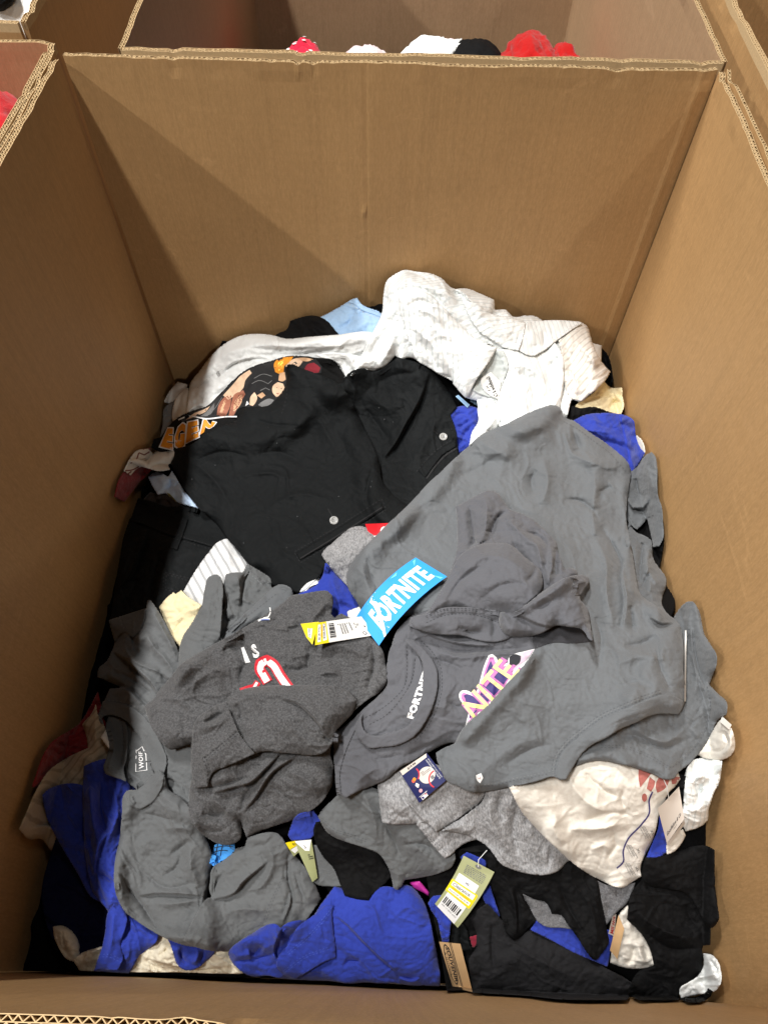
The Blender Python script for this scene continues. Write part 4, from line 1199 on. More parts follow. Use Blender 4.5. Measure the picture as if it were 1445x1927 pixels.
for _ in range(22):   # lint specks on the black cloth
    x, y = rr.uniform(360, 800), rr.uniform(760, 1060)
    if not (y > 1.15 * (360 - x) + 880 and y < 1100 and abs(x - 560) + abs(y - 900) < 330): continue
    P_ = W(np.array([x, x + rr.uniform(.7, 1.6), x + rr.uniform(0, 2)]), np.array([y, y + rr.uniform(-1, 1), y + rr.uniform(1, 2.4)]), np.full(3, float(Msamp(x, y)) + 0.0012))
    n = len(V); V += list(P_); F.append((n, n + 1, n + 2))
mesh_np('lint', V, F, THL, SH)['kind'] = 'stuff'

# ================================================================== pieces between shorts and grey tees
solo('white_tee', 'scrap of white cloth just above the royal blue cloth in the middle', 't-shirt', [(562, 1117), (572, 1102), (597, 1089), (612, 1085), (604, 1105), (580, 1125)], WHITE, sty='jersey_flat', t=3)
solo('royal_blue_tee', 'royal blue cloth in the middle between the black shorts and the charcoal tee', 't-shirt',
     [(560, 1118), (588, 1104), (606, 1085), (612, 1058), (640, 1080), (660, 1100), (680, 1145), (700, 1165), (655, 1180), (620, 1170), (590, 1140)],
     ROYAL, sty='jersey_flat', t=10, strokes=[('r', 5, 12, [(620, 1080), (630, 1110), (645, 1140)]), ('v', 4, 6, [(640, 1130), (655, 1145), (670, 1150)])])
solo('size_label', 'small white label corner beside the blue cardboard hang tag', 'label', [(653, 1150), (677, 1141), (682, 1155), (665, 1170), (656, 1168)], PAPER, sty='flat', t=8, drape=4)
RHT, f = card('red_hang_tag', 'bright red hang tag with a small white emblem at the edge of the black shorts', 'tag', [(697, 1013), (730, 1008), (738, 984), (687, 986)], plain('red_card', (0.62, 0.012, 0.02), .4), lift=(9, 9, 9, 9))
card_poly('emblem', ell(.72, .42, .16, .34, 16), INKW, RHT, f, .5); card_poly('emblem_centre', ell(.72, .42, .10, .18, 12), plain('red_card', (0, 0, 0)), RHT, f, .8)
card_poly('white_strip', [(.0, .0), (.5, .0), (.45, .14), (.0, .14)], INKW, RHT, f, .5)
HG = solo('heather_grey_tee', 'light heather grey cloth corner sticking out under the black shorts', 't-shirt',
     [(605, 1044), (609, 1036), (625, 1022), (644, 1005), (663, 992), (685, 991), (700, 1000), (712, 1010), (720, 1040), (700, 1080), (660, 1108), (649, 1098), (638, 1088), (625, 1072), (612, 1056)],
     HEATH, sty='jersey_flat', t=10, puff=4)
stitch([(640, 1003), (662, 993), (685, 993), (702, 1006)], HG, THG, 4)

# ================================================================== clothes in the neighbouring boxes
RBR = cloth('scarlet_cloth', (0.36, 0.004, 0.003))
put(lump('red_sweatshirt', 'bright red crumpled cloth showing over the rim of the box behind', 'sweatshirt', (0.352, 0.80, -0.415), (0.085, 0.12, 0.088), RBR, 3, 0.24))
put(lump('red_tee', 'smaller red cloth fold touching the right of the red sweatshirt behind', 't-shirt', (0.432, 0.78, -0.425), (0.06, 0.10, 0.078), RBR, 23, 0.25))
put(lump('black_hat', 'black rounded cloth left of the red one in the box behind', 'cap', (0.212, 0.80, -0.435), (0.085, 0.12, 0.10), BLACK2, 5, 0.10))
put(lump('white_polo', 'white cloth rising to a point in the box behind', 'shirt', (0.075, 0.82, -0.432), (0.12, 0.12, 0.062), WHITE, 8, 0.3, rot=0.42))
put(lump('pale_pink_tee', 'pale pinkish white rolled cloth in the middle of the box behind', 't-shirt', (-0.072, 0.80, -0.452), (0.08, 0.1, 0.105), cloth('pale_pink', (0.74, 0.62, 0.64)), 9, 0.14))
PD = thing('polka_dot_top', 'red cloth with white polka dots just over the rim of the box behind', 'top', (-0.235, 0.80, -0.46))
V, F, mm, *_ = lump('body', '', '', (-0.235, 0.80, -0.458), (0.08, 0.1, 0.105), cloth('pinkish_red', (0.66, 0.015, 0.05)), 11, 0.2)
mesh_np('body', V, F, mm, PD)
rr = np.random.RandomState(2); DV = []; DF = []
cc = np.array([-0.235, 0.80, -0.458]); d0 = V - cc; fr = np.nonzero((d0[:, 2] > 0.03) & (d0[:, 1] < 0.06))[0]
rr.shuffle(fr); ch = []
for i in fr:
    if all(np.linalg.norm(V[i] - V[j]) > 0.021 for j in ch): ch.append(i)
for i in ch[:60]:
    n = d0[i] / np.linalg.norm(d0[i]); a = np.cross(n, [1, 0, 0]); a /= np.linalg.norm(a); b = np.cross(n, a); s0 = len(DV)
    DV.append(V[i] + n * 0.0022)
    for q in range(8): DV.append(V[i] + n * 0.0012 + 0.0055 * (math.cos(q * math.pi / 4) * a + math.sin(q * math.pi / 4) * b))
    for q in range(8): DF.append((s0, s0 + 1 + q, s0 + 1 + (q + 1) % 8))
mesh_np('polka_dots', DV, DF, INKW, PD)['kind'] = 'stuff'
put(lump('pink_scarf', 'thin pale pink edge of cloth left of the black one in the box behind', 'cloth', (0.14, 0.86, -0.425), (0.08, 0.08, 0.07), cloth('pale_pink', (0, 0, 0)), 13, 0.1))
gx, gy = np.meshgrid(np.linspace(-0.41, 0.505, 60), np.linspace(0.045, 1.21, 60))
gz = -0.64 + relief(gx * 900 + 50, gy * 900, 'crumpled', 9, 0.3, 1.5)
ix = np.arange(3600).reshape(60, 60); Q = np.stack([ix[:-1, :-1], ix[:-1, 1:], ix[1:, 1:], ix[1:, :-1]], -1).reshape(-1, 4)
tag(mesh_np('clothes_pile', np.stack([gx, gy, gz], -1).reshape(-1, 3), Q, BLACK2), 'dark clothes heaped at the bottom of the box behind', 'clothes', kind='stuff')
put(lump('red_fleece', 'bright red fleece filling the box at the left edge, upper fold', 'fleece', (-0.648, -0.10, -0.145), (0.122, 0.15, 0.112), REDC, 4, 0.2))
put(lump('red_fleece', 'bright red fleece filling the box at the left edge, lower fold nearer the camera', 'fleece', (-0.655, -0.33, -0.17), (0.12, 0.15, 0.12), REDC, 6, 0.25))
gx, gy = np.meshgrid(np.linspace(-1.5, -0.54, 50), np.linspace(-1.14, 0.03, 60))
gz = -0.27 + relief(gx * 900 + 50, gy * 900, 'crumpled', 5, 0.3, 2.0)
ix = np.arange(3000).reshape(60, 50); Q = np.stack([ix[:-1, :-1], ix[:-1, 1:], ix[1:, 1:], ix[1:, :-1]], -1).reshape(-1, 4)
tag(mesh_np('red_clothes_pile', np.stack([gx, gy, gz], -1).reshape(-1, 3), Q, REDC), 'red clothes heaped in the box at the left edge', 'clothes', kind='stuff')
put(lump('white_bedsheet', 'white cloth filling the box in the upper left corner', 'cloth', (-0.765, 0.27, -0.055), (0.165, 0.155, 0.065), WHITE, 14, 0.06))
put(lump('black_bag', 'black cloth lying on the white cloth in the upper left corner', 'bag', (-0.665, 0.20, 0.0), (0.03, 0.035, 0.02), BLACK, 15, 0.1))

# ================================================================== left grey tee with the collar label
LT = garment('grey_tee', 'grey t-shirt with white collar print trailing down the left side of the heap', 't-shirt', (330, 1450))
patch('upper_body', [(205, 1167), (220, 1162), (233, 1158), (255, 1151), (276, 1144), (277, 1130), (284, 1129), (299, 1150), (314, 1176), (327, 1202), (341, 1236), (380, 1240), (430, 1300), (440, 1420), (420, 1500), (380, 1560), (330, 1540), (290, 1460), (270, 1380), (240, 1350), (205, 1350), (190, 1338), (197, 1318), (207, 1296), (230, 1294), (205, 1283), (184, 1274), (186, 1258), (200, 1245), (211, 1224), (216, 1211)],
      GREY_B, LT, t=14, sty='jersey', ang=0.8, k=.9, drape=22, strokes=[
          ('r', 9, 10, [(281, 1133), (292, 1160), (315, 1200), (335, 1245)]), ('v', 8, 6, [(268, 1150), (262, 1180), (252, 1200)]), ('v', 6, 5, [(246, 1195), (252, 1205), (250, 1215)]),
          ('s', 12, 22, [(300, 1310), (285, 1285), (262, 1262), (240, 1240), (215, 1226)]), ('r', 8, 9, [(262, 1205), (278, 1198), (285, 1212), (310, 1240), (330, 1270)]),
          ('v', 7, 6, [(300, 1260), (320, 1290), (345, 1300)]), ('v', 6, 6, [(212, 1260), (250, 1280), (290, 1310)]), ('r', 6, 7, [(240, 1190), (235, 1220), (250, 1240), (300, 1265), (335, 1285)]),
          ('s', 8, 12, [(210, 1290), (240, 1300), (275, 1330), (300, 1340)])])
patch('sleeve', [(205, 1167), (233, 1158), (276, 1144), (272, 1170), (262, 1190), (250, 1200), (236, 1190), (228, 1195), (217, 1210), (211, 1190)], GREY_B, LT, t=4, sty='jersey_flat', drape=8, k=.5)
stitch([(226, 1160), (230, 1175), (236, 1187)], LT, THL)
stitch([(229, 1159), (233, 1174), (240, 1185)], LT, THG)
solo('dark_navy_trousers', 'dark cloth between the grey collar and the royal blue sleeve at the left', 'trousers', [(195, 1440), (240, 1470), (262, 1490), (240, 1510), (205, 1480)], NAVY, t=2)

# royal blue garment down the left edge
RB = garment('royal_blue_shirt', 'royal blue t-shirt hanging down the shadowed left side below the beige top', 't-shirt', (190, 1620))
patch('shadowed_front', [(80, 1497), (88, 1488), (103, 1480), (120, 1475), (138, 1474), (160, 1478), (190, 1480), (215, 1560), (225, 1660), (240, 1700), (205, 1716), (191, 1700), (172, 1688), (150, 1650), (119, 1598), (102, 1568), (91, 1546), (84, 1520)], ROYAL, RB, t=12, sty='jersey', ang=1.3)
patch('body', [(158, 1442), (175, 1434), (199, 1427), (215, 1445), (240, 1468), (250, 1500), (245, 1560), (235, 1640), (235, 1690), (245, 1720), (275, 1742), (300, 1757), (294, 1774), (276, 1788), (262, 1800), (252, 1818), (244, 1832), (210, 1830), (177, 1828), (184, 1806), (191, 1787), (199, 1750), (204, 1716), (192, 1699), (176, 1680), (168, 1650), (160, 1600), (158, 1560), (156, 1500)],
      ROYAL, RB, t=12, sty='jersey', ang=1.3, strokes=[
          ('v', 9, 8, [(196, 1460), (190, 1500), (193, 1535), (203, 1568)]), ('r', 9, 10, [(170, 1470), (172, 1520), (178, 1560), (185, 1590)]), ('r', 8, 8, [(215, 1480), (222, 1530), (208, 1570), (195, 1600)]),
          ('v', 7, 6, [(176, 1560), (170, 1590), (180, 1610)]), ('s', 7, 12, [(203, 1568), (188, 1590), (180, 1620), (176, 1650)]), ('v', 6, 5, [(185, 1640), (205, 1655), (216, 1662)]),
          ('v', 3, 4, [(184, 1660), (195, 1690), (204, 1716)])])
patch('folded_hem', [(204, 1716), (215, 1700), (232, 1708), (240, 1725), (236, 1750), (229, 1770), (228, 1782), (233, 1800), (230, 1812), (222, 1826), (177, 1828), (184, 1806), (191, 1787), (198, 1755)], ROYAL, RB, t=9, sty='jersey_flat', k=.6, strokes=[('r', 5, 8, [(215, 1720), (210, 1770), (200, 1810)])])
stitch([(188, 1796), (205, 1796), (231, 1806)], RB, THBL); stitch([(186, 1801), (204, 1801), (228, 1811)], RB, THBL)
solo('royal_blue_sleeve', 'royal blue rolled sleeve end hanging below the lower grey tee on the cream cloth', 't-shirt',
     [(305, 1758), (316, 1768), (325, 1790), (335, 1817), (343, 1824), (355, 1827), (368, 1824), (377, 1819), (392, 1806), (404, 1794), (412, 1775), (380, 1760)],
     ROYAL, sty='jersey', t=12, k=.7, strokes=[('v', 7, 5, [(345, 1780), (342, 1800), (352, 1815)]), ('r', 6, 6, [(372, 1785), (372, 1800), (365, 1815)]), ('v', 5, 4, [(385, 1785), (382, 1800), (375, 1812)])])

# lower body of the grey tee
patch('lower_body', [(233, 1496), (239, 1488), (257, 1486), (276, 1470), (294, 1452), (310, 1458), (318, 1484), (345, 1505), (372, 1545), (388, 1575), (397, 1598), (398, 1640), (394, 1670), (391, 1690), (400, 1700), (400, 1790), (375, 1784), (346, 1779), (304, 1762), (263, 1737), (236, 1716), (222, 1692), (215, 1662), (215, 1640), (218, 1612), (225, 1580), (230, 1529)],
      GREY_B, LT, t=16, sty='jersey', ang=1.2, k=.7, puff=8, drape=24, strokes=[
          ('v', 6, 5, [(320, 1610), (340, 1595), (356, 1582)]), ('v', 5, 6, [(345, 1600), (330, 1635), (305, 1650)]), ('r', 6, 10, [(360, 1590), (358, 1630), (375, 1670)]),
          ('s', 9, 18, [(388, 1686), (350, 1682), (300, 1680), (262, 1684)]), ('v', 4, 4, [(270, 1530), (290, 1535), (330, 1545)]), ('r', 5, 7, [(310, 1560), (340, 1558), (365, 1565)]),
          ('v', 8, 6, [(226, 1630), (240, 1670), (265, 1700), (296, 1745)]), ('r', 6, 10, [(290, 1700), (330, 1700), (390, 1690)]), ('v', 4, 5, [(270, 1640), (310, 1670), (370, 1660)])])
patch('neck_lining', [(235, 1355), (262, 1372), (276, 1400), (288, 1450), (292, 1460), (258, 1486), (240, 1470), (236, 1440), (240, 1392)], GREY_B, LT, t=3, sty='jersey_flat', drape=8, strokes=[('r', 4, 6, [(240, 1450), (256, 1462), (272, 1478)])])
for p in ([(257, 1411), (256, 1452), (277, 1449), (275, 1418)], [(258, 1413), (268, 1405), (275, 1420)]): ribbon('printed_label', p, 1.8, INKW, LT, 1.0, smooth=False)
text_on('WOIF', [(272, 1446), (268, 1414), (261, 1414), (262, 1447)], INKW, LT, bold=0.03, lift=1.2)
patch('back_collar', [(205, 1346), (222, 1350), (236, 1356), (241, 1375), (241, 1400), (238, 1432), (234, 1446), (236, 1460), (240, 1472), (225, 1466), (199, 1457), (195, 1446), (200, 1428), (206, 1405), (203, 1385), (199, 1369)],
      GREY_B, LT, t=8, sty='jersey_flat', drape=8, k=.6, strokes=[('v', 2.5, 3, [(229, 1358), (233, 1400), (228, 1440)])])
stitch([(230, 1358), (234, 1400), (229, 1440)], LT, THG)
patch('front_collar', [(185, 1349), (189, 1334), (194, 1319), (215, 1322), (241, 1327), (262, 1340), (278, 1356), (292, 1376), (303, 1396), (311, 1415), (315, 1430), (312, 1448), (308, 1459), (296, 1460), (290, 1448), (282, 1430), (274, 1410), (266, 1392), (254, 1374), (238, 1357), (222, 1349), (204, 1346), (192, 1350), (196, 1362), (190, 1362)],
      GREY_B, LT, t=6, sty='jersey_flat', drape=8, k=.5)
patch('front_collar', [(238, 1488), (257, 1487), (276, 1470), (294, 1452), (310, 1460), (306, 1480), (300, 1493), (290, 1508), (277, 1517), (262, 1523), (252, 1519), (243, 1508)], GREY_B, LT, t=4, sty='jersey_flat', drape=8, k=.5)
stitch([(245, 1512), (258, 1522), (278, 1515), (300, 1493), (312, 1465)], LT, THG, 3)
stitch([(198, 1318), (241, 1323), (280, 1350), (305, 1390), (318, 1430)], LT, THL)

# second lobe of the grey tee (folded over)
patch('folded_front', [(396, 1655), (397, 1640), (405, 1628), (416, 1622), (430, 1608), (441, 1598), (452, 1595), (461, 1592), (466, 1576), (485, 1570), (505, 1566), (522, 1568), (534, 1580), (541, 1594), (560, 1615), (580, 1640), (594, 1666), (605, 1692), (592, 1710), (578, 1730), (545, 1760), (505, 1780), (439, 1790), (400, 1790), (370, 1783), (345, 1770), (370, 1720), (392, 1690), (398, 1688), (394, 1672)],
      GREY_B, LT, t=16, sty='jersey', ang=-0.9, k=.75, puff=8, drape=22, strokes=[
          ('s', 10, 22, [(504, 1620), (480, 1640), (458, 1658), (440, 1680), (400, 1692)]), ('v', 6, 5, [(400, 1688), (410, 1660), (425, 1640)]), ('r', 7, 10, [(500, 1590), (512, 1610), (505, 1650), (480, 1680)]),
          ('v', 8, 6, [(541, 1600), (537, 1650), (544, 1680), (530, 1730)]), ('s', 8, 14, [(540, 1600), (538, 1652), (546, 1690), (532, 1738)]), ('r', 5, 12, [(420, 1720), (460, 1710), (500, 1715)]), ('v', 4, 4, [(555, 1640), (568, 1680), (580, 1700)]),
          ('v', 4, 6, [(470, 1600), (490, 1590), (498, 1590)])])
stitch([(536, 1650), (512, 1700), (500, 1735)], LT, THG); stitch([(531, 1652), (508, 1700), (496, 1735)], LT, THG)
solo('patterned_blue_cloth', 'small bright blue cloth with dark crossing lines in the gap of the lower grey tee', 'cloth',
     [(394, 1625), (404, 1590), (420, 1584), (442, 1584), (441, 1602), (430, 1612), (417, 1621), (402, 1630)], cloth('bright_blue_print', (0.06, 0.30, 0.72)), sty='jersey_flat', t=3, drape=6)
PB = bpy.data.objects['patterned_blue_cloth']
for p in ([(398, 1605), (420, 1600), (440, 1604)], [(402, 1596), (425, 1592), (440, 1594)], [(410, 1588), (406, 1610), (402, 1624)], [(420, 1588), (416, 1605), (414, 1618)], [(432, 1588), (434, 1600), (428, 1610)]): ribbon('printed_line', p, 1.6, INK, PB, 0.8)

# --- grey jersey folds at the top of that side
MG = garment('grey_tee', 'pair of folded grey sleeves standing up between the black trousers and the charcoal tee', 't-shirt', (420, 1160))
patch('body', [(466, 1060), (477, 1067), (494, 1077), (510, 1090), (511, 1106), (525, 1100), (520, 1140), (470, 1180), (430, 1220), (390, 1260), (355, 1290), (330, 1300), (336, 1245), (338, 1219), (344, 1199), (360, 1174), (380, 1140), (418, 1150), (421, 1146), (418, 1120), (425, 1080), (441, 1077), (457, 1077)],
      GREY_B, MG, t=10, sty='jersey', ang=1.0, strokes=[('r', 7, 10, [(445, 1080), (452, 1110), (450, 1140)]), ('v', 7, 5, [(470, 1070), (458, 1100), (455, 1150)]), ('v', 6, 6, [(420, 1150), (428, 1170), (445, 1160)])])
stitch([(469, 1079), (485, 1092), (500, 1108)], MG, THL); stitch([(472, 1075), (489, 1088), (504, 1104)], MG, THG)
patch('sleeve', [(385, 1110), (394, 1085), (402, 1081), (411, 1081), (417, 1089), (420, 1105), (419, 1140), (417, 1170), (413, 1205), (390, 1240), (350, 1275), (325, 1300), (338, 1250), (339, 1219), (344, 1199), (360, 1174), (380, 1140)], GREY_B, MG, t=14, sty='jersey', ang=1.2, puff=6, k=.7)
# ================================================================== charcoal heather tee
CT = garment('charcoal_tee', 'crumpled charcoal heather t-shirt with a red outlined print in the left middle', 't-shirt', (500, 1330))
patch('collar_band', [(512, 1108), (524, 1100), (533, 1100), (547, 1106), (552, 1120), (545, 1135), (500, 1165), (460, 1195), (420, 1225), (400, 1235), (406, 1215), (428, 1186), (460, 1155), (490, 1128)], GREY, CT, t=16, sty='jersey_flat', k=.5)
stitch([(404, 1212), (440, 1180), (485, 1145), (522, 1116)], CT, THG)
patch('body', [(548, 1121), (572, 1117), (600, 1112), (617, 1112), (626, 1122), (627, 1138), (623, 1156), (630, 1162), (641, 1154), (655, 1160), (680, 1180), (700, 1202), (712, 1212), (722, 1229), (725, 1245), (728, 1270), (727, 1285), (718, 1300), (695, 1315), (672, 1333), (650, 1352), (631, 1372), (628, 1394), (622, 1410), (628, 1444), (628, 1471), (618, 1492), (605, 1510), (585, 1526), (561, 1540), (525, 1552), (492, 1564), (464, 1576), (458, 1560), (453, 1545), (455, 1560), (452, 1580), (440, 1588), (419, 1590), (391, 1577), (369, 1558), (357, 1537), (355, 1510), (356, 1490), (362, 1457), (360, 1430), (360, 1400), (340, 1406), (322, 1411), (308, 1402), (296, 1386), (285, 1368), (278, 1348), (272, 1330), (279, 1322), (288, 1316), (300, 1298), (316, 1280), (344, 1247), (371, 1230), (410, 1208), (450, 1186), (500, 1156), (530, 1136)],
      CHAR, CT, t=20, sty='jersey', ang=0.3, k=.9, drape=30, puff=12, strokes=[
          ('v', 8, 9, [(535, 1258), (555, 1262), (580, 1255), (583, 1215)]), ('r', 8, 16, [(600, 1225), (640, 1215), (690, 1235)]), ('s', 5, 14, [(640, 1270), (620, 1266), (600, 1270)]),
          ('v', 7, 6, [(450, 1220), (432, 1218), (420, 1225)]), ('v', 8, 8, [(465, 1245), (455, 1265), (452, 1290)]), ('r', 8, 18, [(330, 1320), (360, 1290), (400, 1265), (440, 1260)]),
          ('s', 12, 24, [(528, 1416), (500, 1445), (470, 1472), (440, 1480), (400, 1492)]), ('s', 10, 16, [(560, 1420), (510, 1455), (480, 1500), (456, 1530)]), ('v', 9, 6, [(380, 1485), (420, 1478), (470, 1462)]),
          ('v', 9, 7, [(455, 1530), (462, 1500), (485, 1470)]), ('r', 9, 14, [(540, 1450), (580, 1470), (600, 1500)]), ('v', 5, 6, [(510, 1480), (540, 1500), (560, 1520)]), ('r', 8, 9, [(395, 1500), (420, 1520), (445, 1540)]), ('v', 8, 6, [(380, 1530), (405, 1535), (430, 1520)]),
          ('v', 7, 6, [(700, 1210), (704, 1250), (690, 1300)]), ('r', 7, 10, [(620, 1130), (600, 1150), (580, 1180)]), ('v', 6, 8, [(575, 1165), (560, 1180), (540, 1185)]), ('v', 5, 5, [(375, 1560), (400, 1565), (430, 1560)])])
stitch([(284, 1332), (300, 1360), (312, 1392)], CT, THG); stitch([(372, 1440), (368, 1480), (375, 1520), (392, 1550)], CT, THG)
stitch([(706, 1235), (712, 1265), (708, 1290)], CT, THG)
# chest print
ribbon('print', [(504, 1284), (497, 1272), (489, 1259), (490, 1248), (502, 1242), (514, 1250), (527, 1270), (543, 1293), (550, 1302)], 20, INKR, CT, 1.6)
ribbon('print', [(503, 1283), (496, 1271), (490, 1259), (492, 1249), (502, 1244), (513, 1251), (526, 1271), (542, 1293), (550, 1302)], 12, INKW, CT, 2.6)
ribbon('print', [(486, 1283), (480, 1292), (476, 1302)], 12, INKR, CT, 1.0)
ribbon('print', [(484, 1284), (479, 1293), (474, 1302)], 5, INKW, CT, 1.5)
ribbon('print', [(452, 1298), (470, 1292), (480, 1290)], 6, INKR, CT, 1.0)
text_on('S', [(478, 1240), (491, 1235), (480, 1211), (471, 1214)], INKW, CT, bold=0.05)
text_on('I', [(462, 1248), (471, 1246), (459, 1217), (454, 1219)], INKW, CT, bold=0.04)
ribbon('logo', [(508, 1143), (509, 1152), (505, 1161), (496, 1163)], 2.2, INKW, CT, 1.0)
ribbon('logo', [(486, 1168), (495, 1165), (508, 1165)], 3.6, INKW, CT, 1.0)
ribbon('logo', [(488, 1167), (497, 1166), (507, 1166)], 1.6, INKB, CT, 1.4)
patch('folded_front', [(427, 1313), (452, 1299), (480, 1292), (505, 1290), (549, 1289), (585, 1289), (620, 1290), (655, 1300), (672, 1318), (662, 1345), (645, 1362), (630, 1380), (626, 1396), (616, 1412), (600, 1420), (588, 1422), (565, 1420), (547, 1418), (525, 1417), (505, 1414), (492, 1415), (478, 1420), (470, 1410), (462, 1396), (448, 1375), (440, 1357), (432, 1338)],
      CHAR, CT, t=12, sty='jersey', ang=0.1, k=.8, puff=12, drape=20, strokes=[('s', 8, 22, [(618, 1392), (603, 1365), (580, 1338), (555, 1320), (530, 1314)]), ('v', 8, 5, [(610, 1385), (618, 1392), (624, 1396)]), ('r', 6, 14, [(450, 1310), (500, 1305), (560, 1305)]), ('v', 6, 7, [(445, 1325), (455, 1345), (450, 1360)])])
patch('sleeve', [(363, 1372), (369, 1355), (388, 1338), (407, 1327), (427, 1320), (434, 1340), (441, 1357), (450, 1378), (465, 1400), (480, 1418), (455, 1430), (428, 1442), (399, 1457), (394, 1470), (391, 1481), (366, 1483), (362, 1460), (359, 1432), (362, 1400)],
      CHAR, CT, t=9, sty='jersey', ang=-0.5, k=.8, drape=12, strokes=[('v', 8, 6, [(385, 1360), (405, 1350), (425, 1338)]), ('r', 6, 8, [(372, 1370), (400, 1366), (430, 1352)]), ('seam', 2.2, 3, [(388, 1426), (418, 1402), (452, 1374)]), ('seam', 2, 3, [(388, 1426), (396, 1452), (394, 1474)])])
for of in (-2, 3):
    stitch([(386, 1428), (418, 1402), (455, 1372)], CT, THB, of); stitch([(384, 1424), (394, 1452), (393, 1476)], CT, THB, of)
# clearance tag and stickers
PT, f = card('white_price_tag', 'white price tag with a yellow clearance sticker on the charcoal tee', 'tag', [(597, 1172), (595, 1213), (706, 1195), (680, 1160)], PAPER, lift=(10, 10, 12, 12))
card_poly('yellow_sticker', [(0, -.02), (1.02, -.02), (1.0, .22), (0, .20)][::-1], YEL, PT, f)
card_poly('sticker_field', [(.10, .02), (.90, .02), (.90, .08), (.10, .08)], INKW, PT, f, .6)
card_poly('sticker_field', [(.08, .12), (.88, .12), (.86, .19), (.08, .18)], INKW, PT, f, .6)
text_on('Clearance', [(.08, .125), (.78, .125), (.78, .18), (.08, .18)], INKG, PT, f, bold=.02)
text_on('042.09.4625', [(.12, .085), (.7, .085), (.7, .11), (.12, .11)], INKO, PT, f)
text_on('Now $7.48', [(.2, .03), (.8, .03), (.8, .07), (.2, .07)], INK, PT, f)
bars('barcode', .12, .8, .25, .36, INK, PT, f, 4)
text_on('S', [(.3, .80), (.42, .80), (.42, .84), (.3, .84)], INK, PT, f); text_on('67 $', [(.25, .75), (.5, .75), (.5, .785), (.25, .785)], INK, PT, f)
micro(PT, f, INKG, .2, .7, .42, .70, 6, 2)
for p in (ell(.82, .86, .09, .035, 14),): card_poly('logo', p, INKG, PT, f, .5); card_poly('logo_centre', ell(.82, .86, .05, .018, 10), INKW, PT, f, .8)
card_poly('tag_hole', ell(.5, .93, .05, .013, 12), INK, PT, f, .6)
P2, f2 = card('clearance_tag', 'second yellow clearance sticker fanned out under the white price tag', 'tag', [(566, 1174), (577, 1200), (588, 1213), (600, 1170)], YEL, lift=(7, 7, 7, 7))
card_poly('sticker_field', [(.3, .35), (.8, .35), (.8, .7), (.3, .7)], INKW, P2, f2, .5)
micro(P2, f2, INK, .3, .8, .4, .6, 2, 5)

# ================================================================== gloomy pieces and blue cloth low in the middle
solo('royal_blue_cuff', 'small royal blue cloth showing below the hem of the charcoal tee', 't-shirt', [(543, 1574), (547, 1556), (556, 1536), (590, 1525), (605, 1545), (596, 1566), (588, 1576), (549, 1582)], ROYAL, sty='jersey_flat', t=5)
solo('dark_grey_tee', 'dark grey cloth under the short olive tag beside the black sleeve', 't-shirt', [(575, 1590), (597, 1590), (620, 1620), (640, 1645), (650, 1668), (620, 1668), (595, 1664), (580, 1640)], GREY_B, sty='jersey_flat', t=3)
T1, f = card('olive_clearance_tag', 'olive green tag with a white and yellow corner lying between grey cloths', 'tag', [(553, 1583), (586, 1580), (598, 1652), (588, 1660)], OLIVEC, lift=(8, 8, 6, 5))
card_poly('white_sticker', [(0, 0), (1, 0), (.75, .28), (.45, .26)], INKW, T1, f)
micro(T1, f, INK, .55, .95, .35, .5, 3, 8); text_on('7', [(.45, .12), (.6, .12), (.6, .2), (.45, .2)], INK, T1, f)
T2, f = card('yellow_clearance_tag', 'yellow cornered tag half hidden left of the short olive tag', 'tag', [(537, 1586), (556, 1582), (566, 1600), (553, 1612)], OLIVEC, lift=(7, 8, 6, 5))
card_poly('yellow_sticker', [(0, 0), (1, 0), (1, .45), (0, .5)], YEL, T2, f); card_poly('white_sticker', [(.1, .55), (.9, .5), (.9, .85), (.3, .9)], PAPER, T2, f)
text_on('60', [(.55, .15), (.95, .15), (.95, .4), (.55, .4)], INK, T2, f)

# --- blue tee bottom
BB = garment('royal_blue_tee', 'large royal blue t-shirt lying along the near wall at the bottom middle', 't-shirt', (640, 1770))
patch('body', [(430, 1792), (437, 1782), (455, 1768), (475, 1756), (492, 1745), (505, 1739), (522, 1740), (528, 1746), (540, 1737), (560, 1732), (580, 1730), (605, 1700), (620, 1680), (629, 1668), (649, 1672), (700, 1672), (732, 1668), (742, 1670), (757, 1665), (773, 1667), (788, 1682), (802, 1707), (810, 1735), (816, 1765), (823, 1800), (828, 1835), (828, 1856), (800, 1855), (775, 1855), (740, 1850), (718, 1851), (690, 1849), (655, 1851), (627, 1847), (575, 1845), (527, 1841), (500, 1836), (477, 1838), (455, 1829), (440, 1815), (433, 1805)],
      ROYAL, BB, t=16, sty='jersey', ang=0.3, k=.7, puff=8, drape=22, strokes=[
          ('v', 12, 8, [(492, 1780), (485, 1790), (470, 1795)]), ('r', 8, 9, [(520, 1745), (520, 1760), (535, 1775)]), ('s', 8, 12, [(530, 1745), (520, 1770), (515, 1790), (522, 1812)]),
          ('v', 5, 4, [(440, 1810), (480, 1805), (525, 1790)]), ('r', 5, 7, [(440, 1800), (470, 1795), (520, 1775)]), ('s', 7, 16, [(749, 1830), (715, 1800), (682, 1768), (655, 1740), (632, 1722)]),
          ('v', 6, 5, [(645, 1820), (655, 1808), (680, 1808)]), ('s', 6, 12, [(750, 1840), (778, 1846), (790, 1840)]), ('v', 4, 6, [(560, 1745), (545, 1765), (540, 1780)])])
patch('sleeve', [(560, 1745), (590, 1722), (612, 1704), (627, 1704), (626, 1722), (628, 1750), (632, 1780), (633, 1803), (622, 1806), (594, 1820), (575, 1832), (556, 1843), (530, 1832), (520, 1815), (524, 1800), (540, 1780)],
      ROYAL, BB, t=9, sty='jersey_flat', drape=12, strokes=[('v', 3, 3, [(606, 1740), (612, 1768), (622, 1772)])])
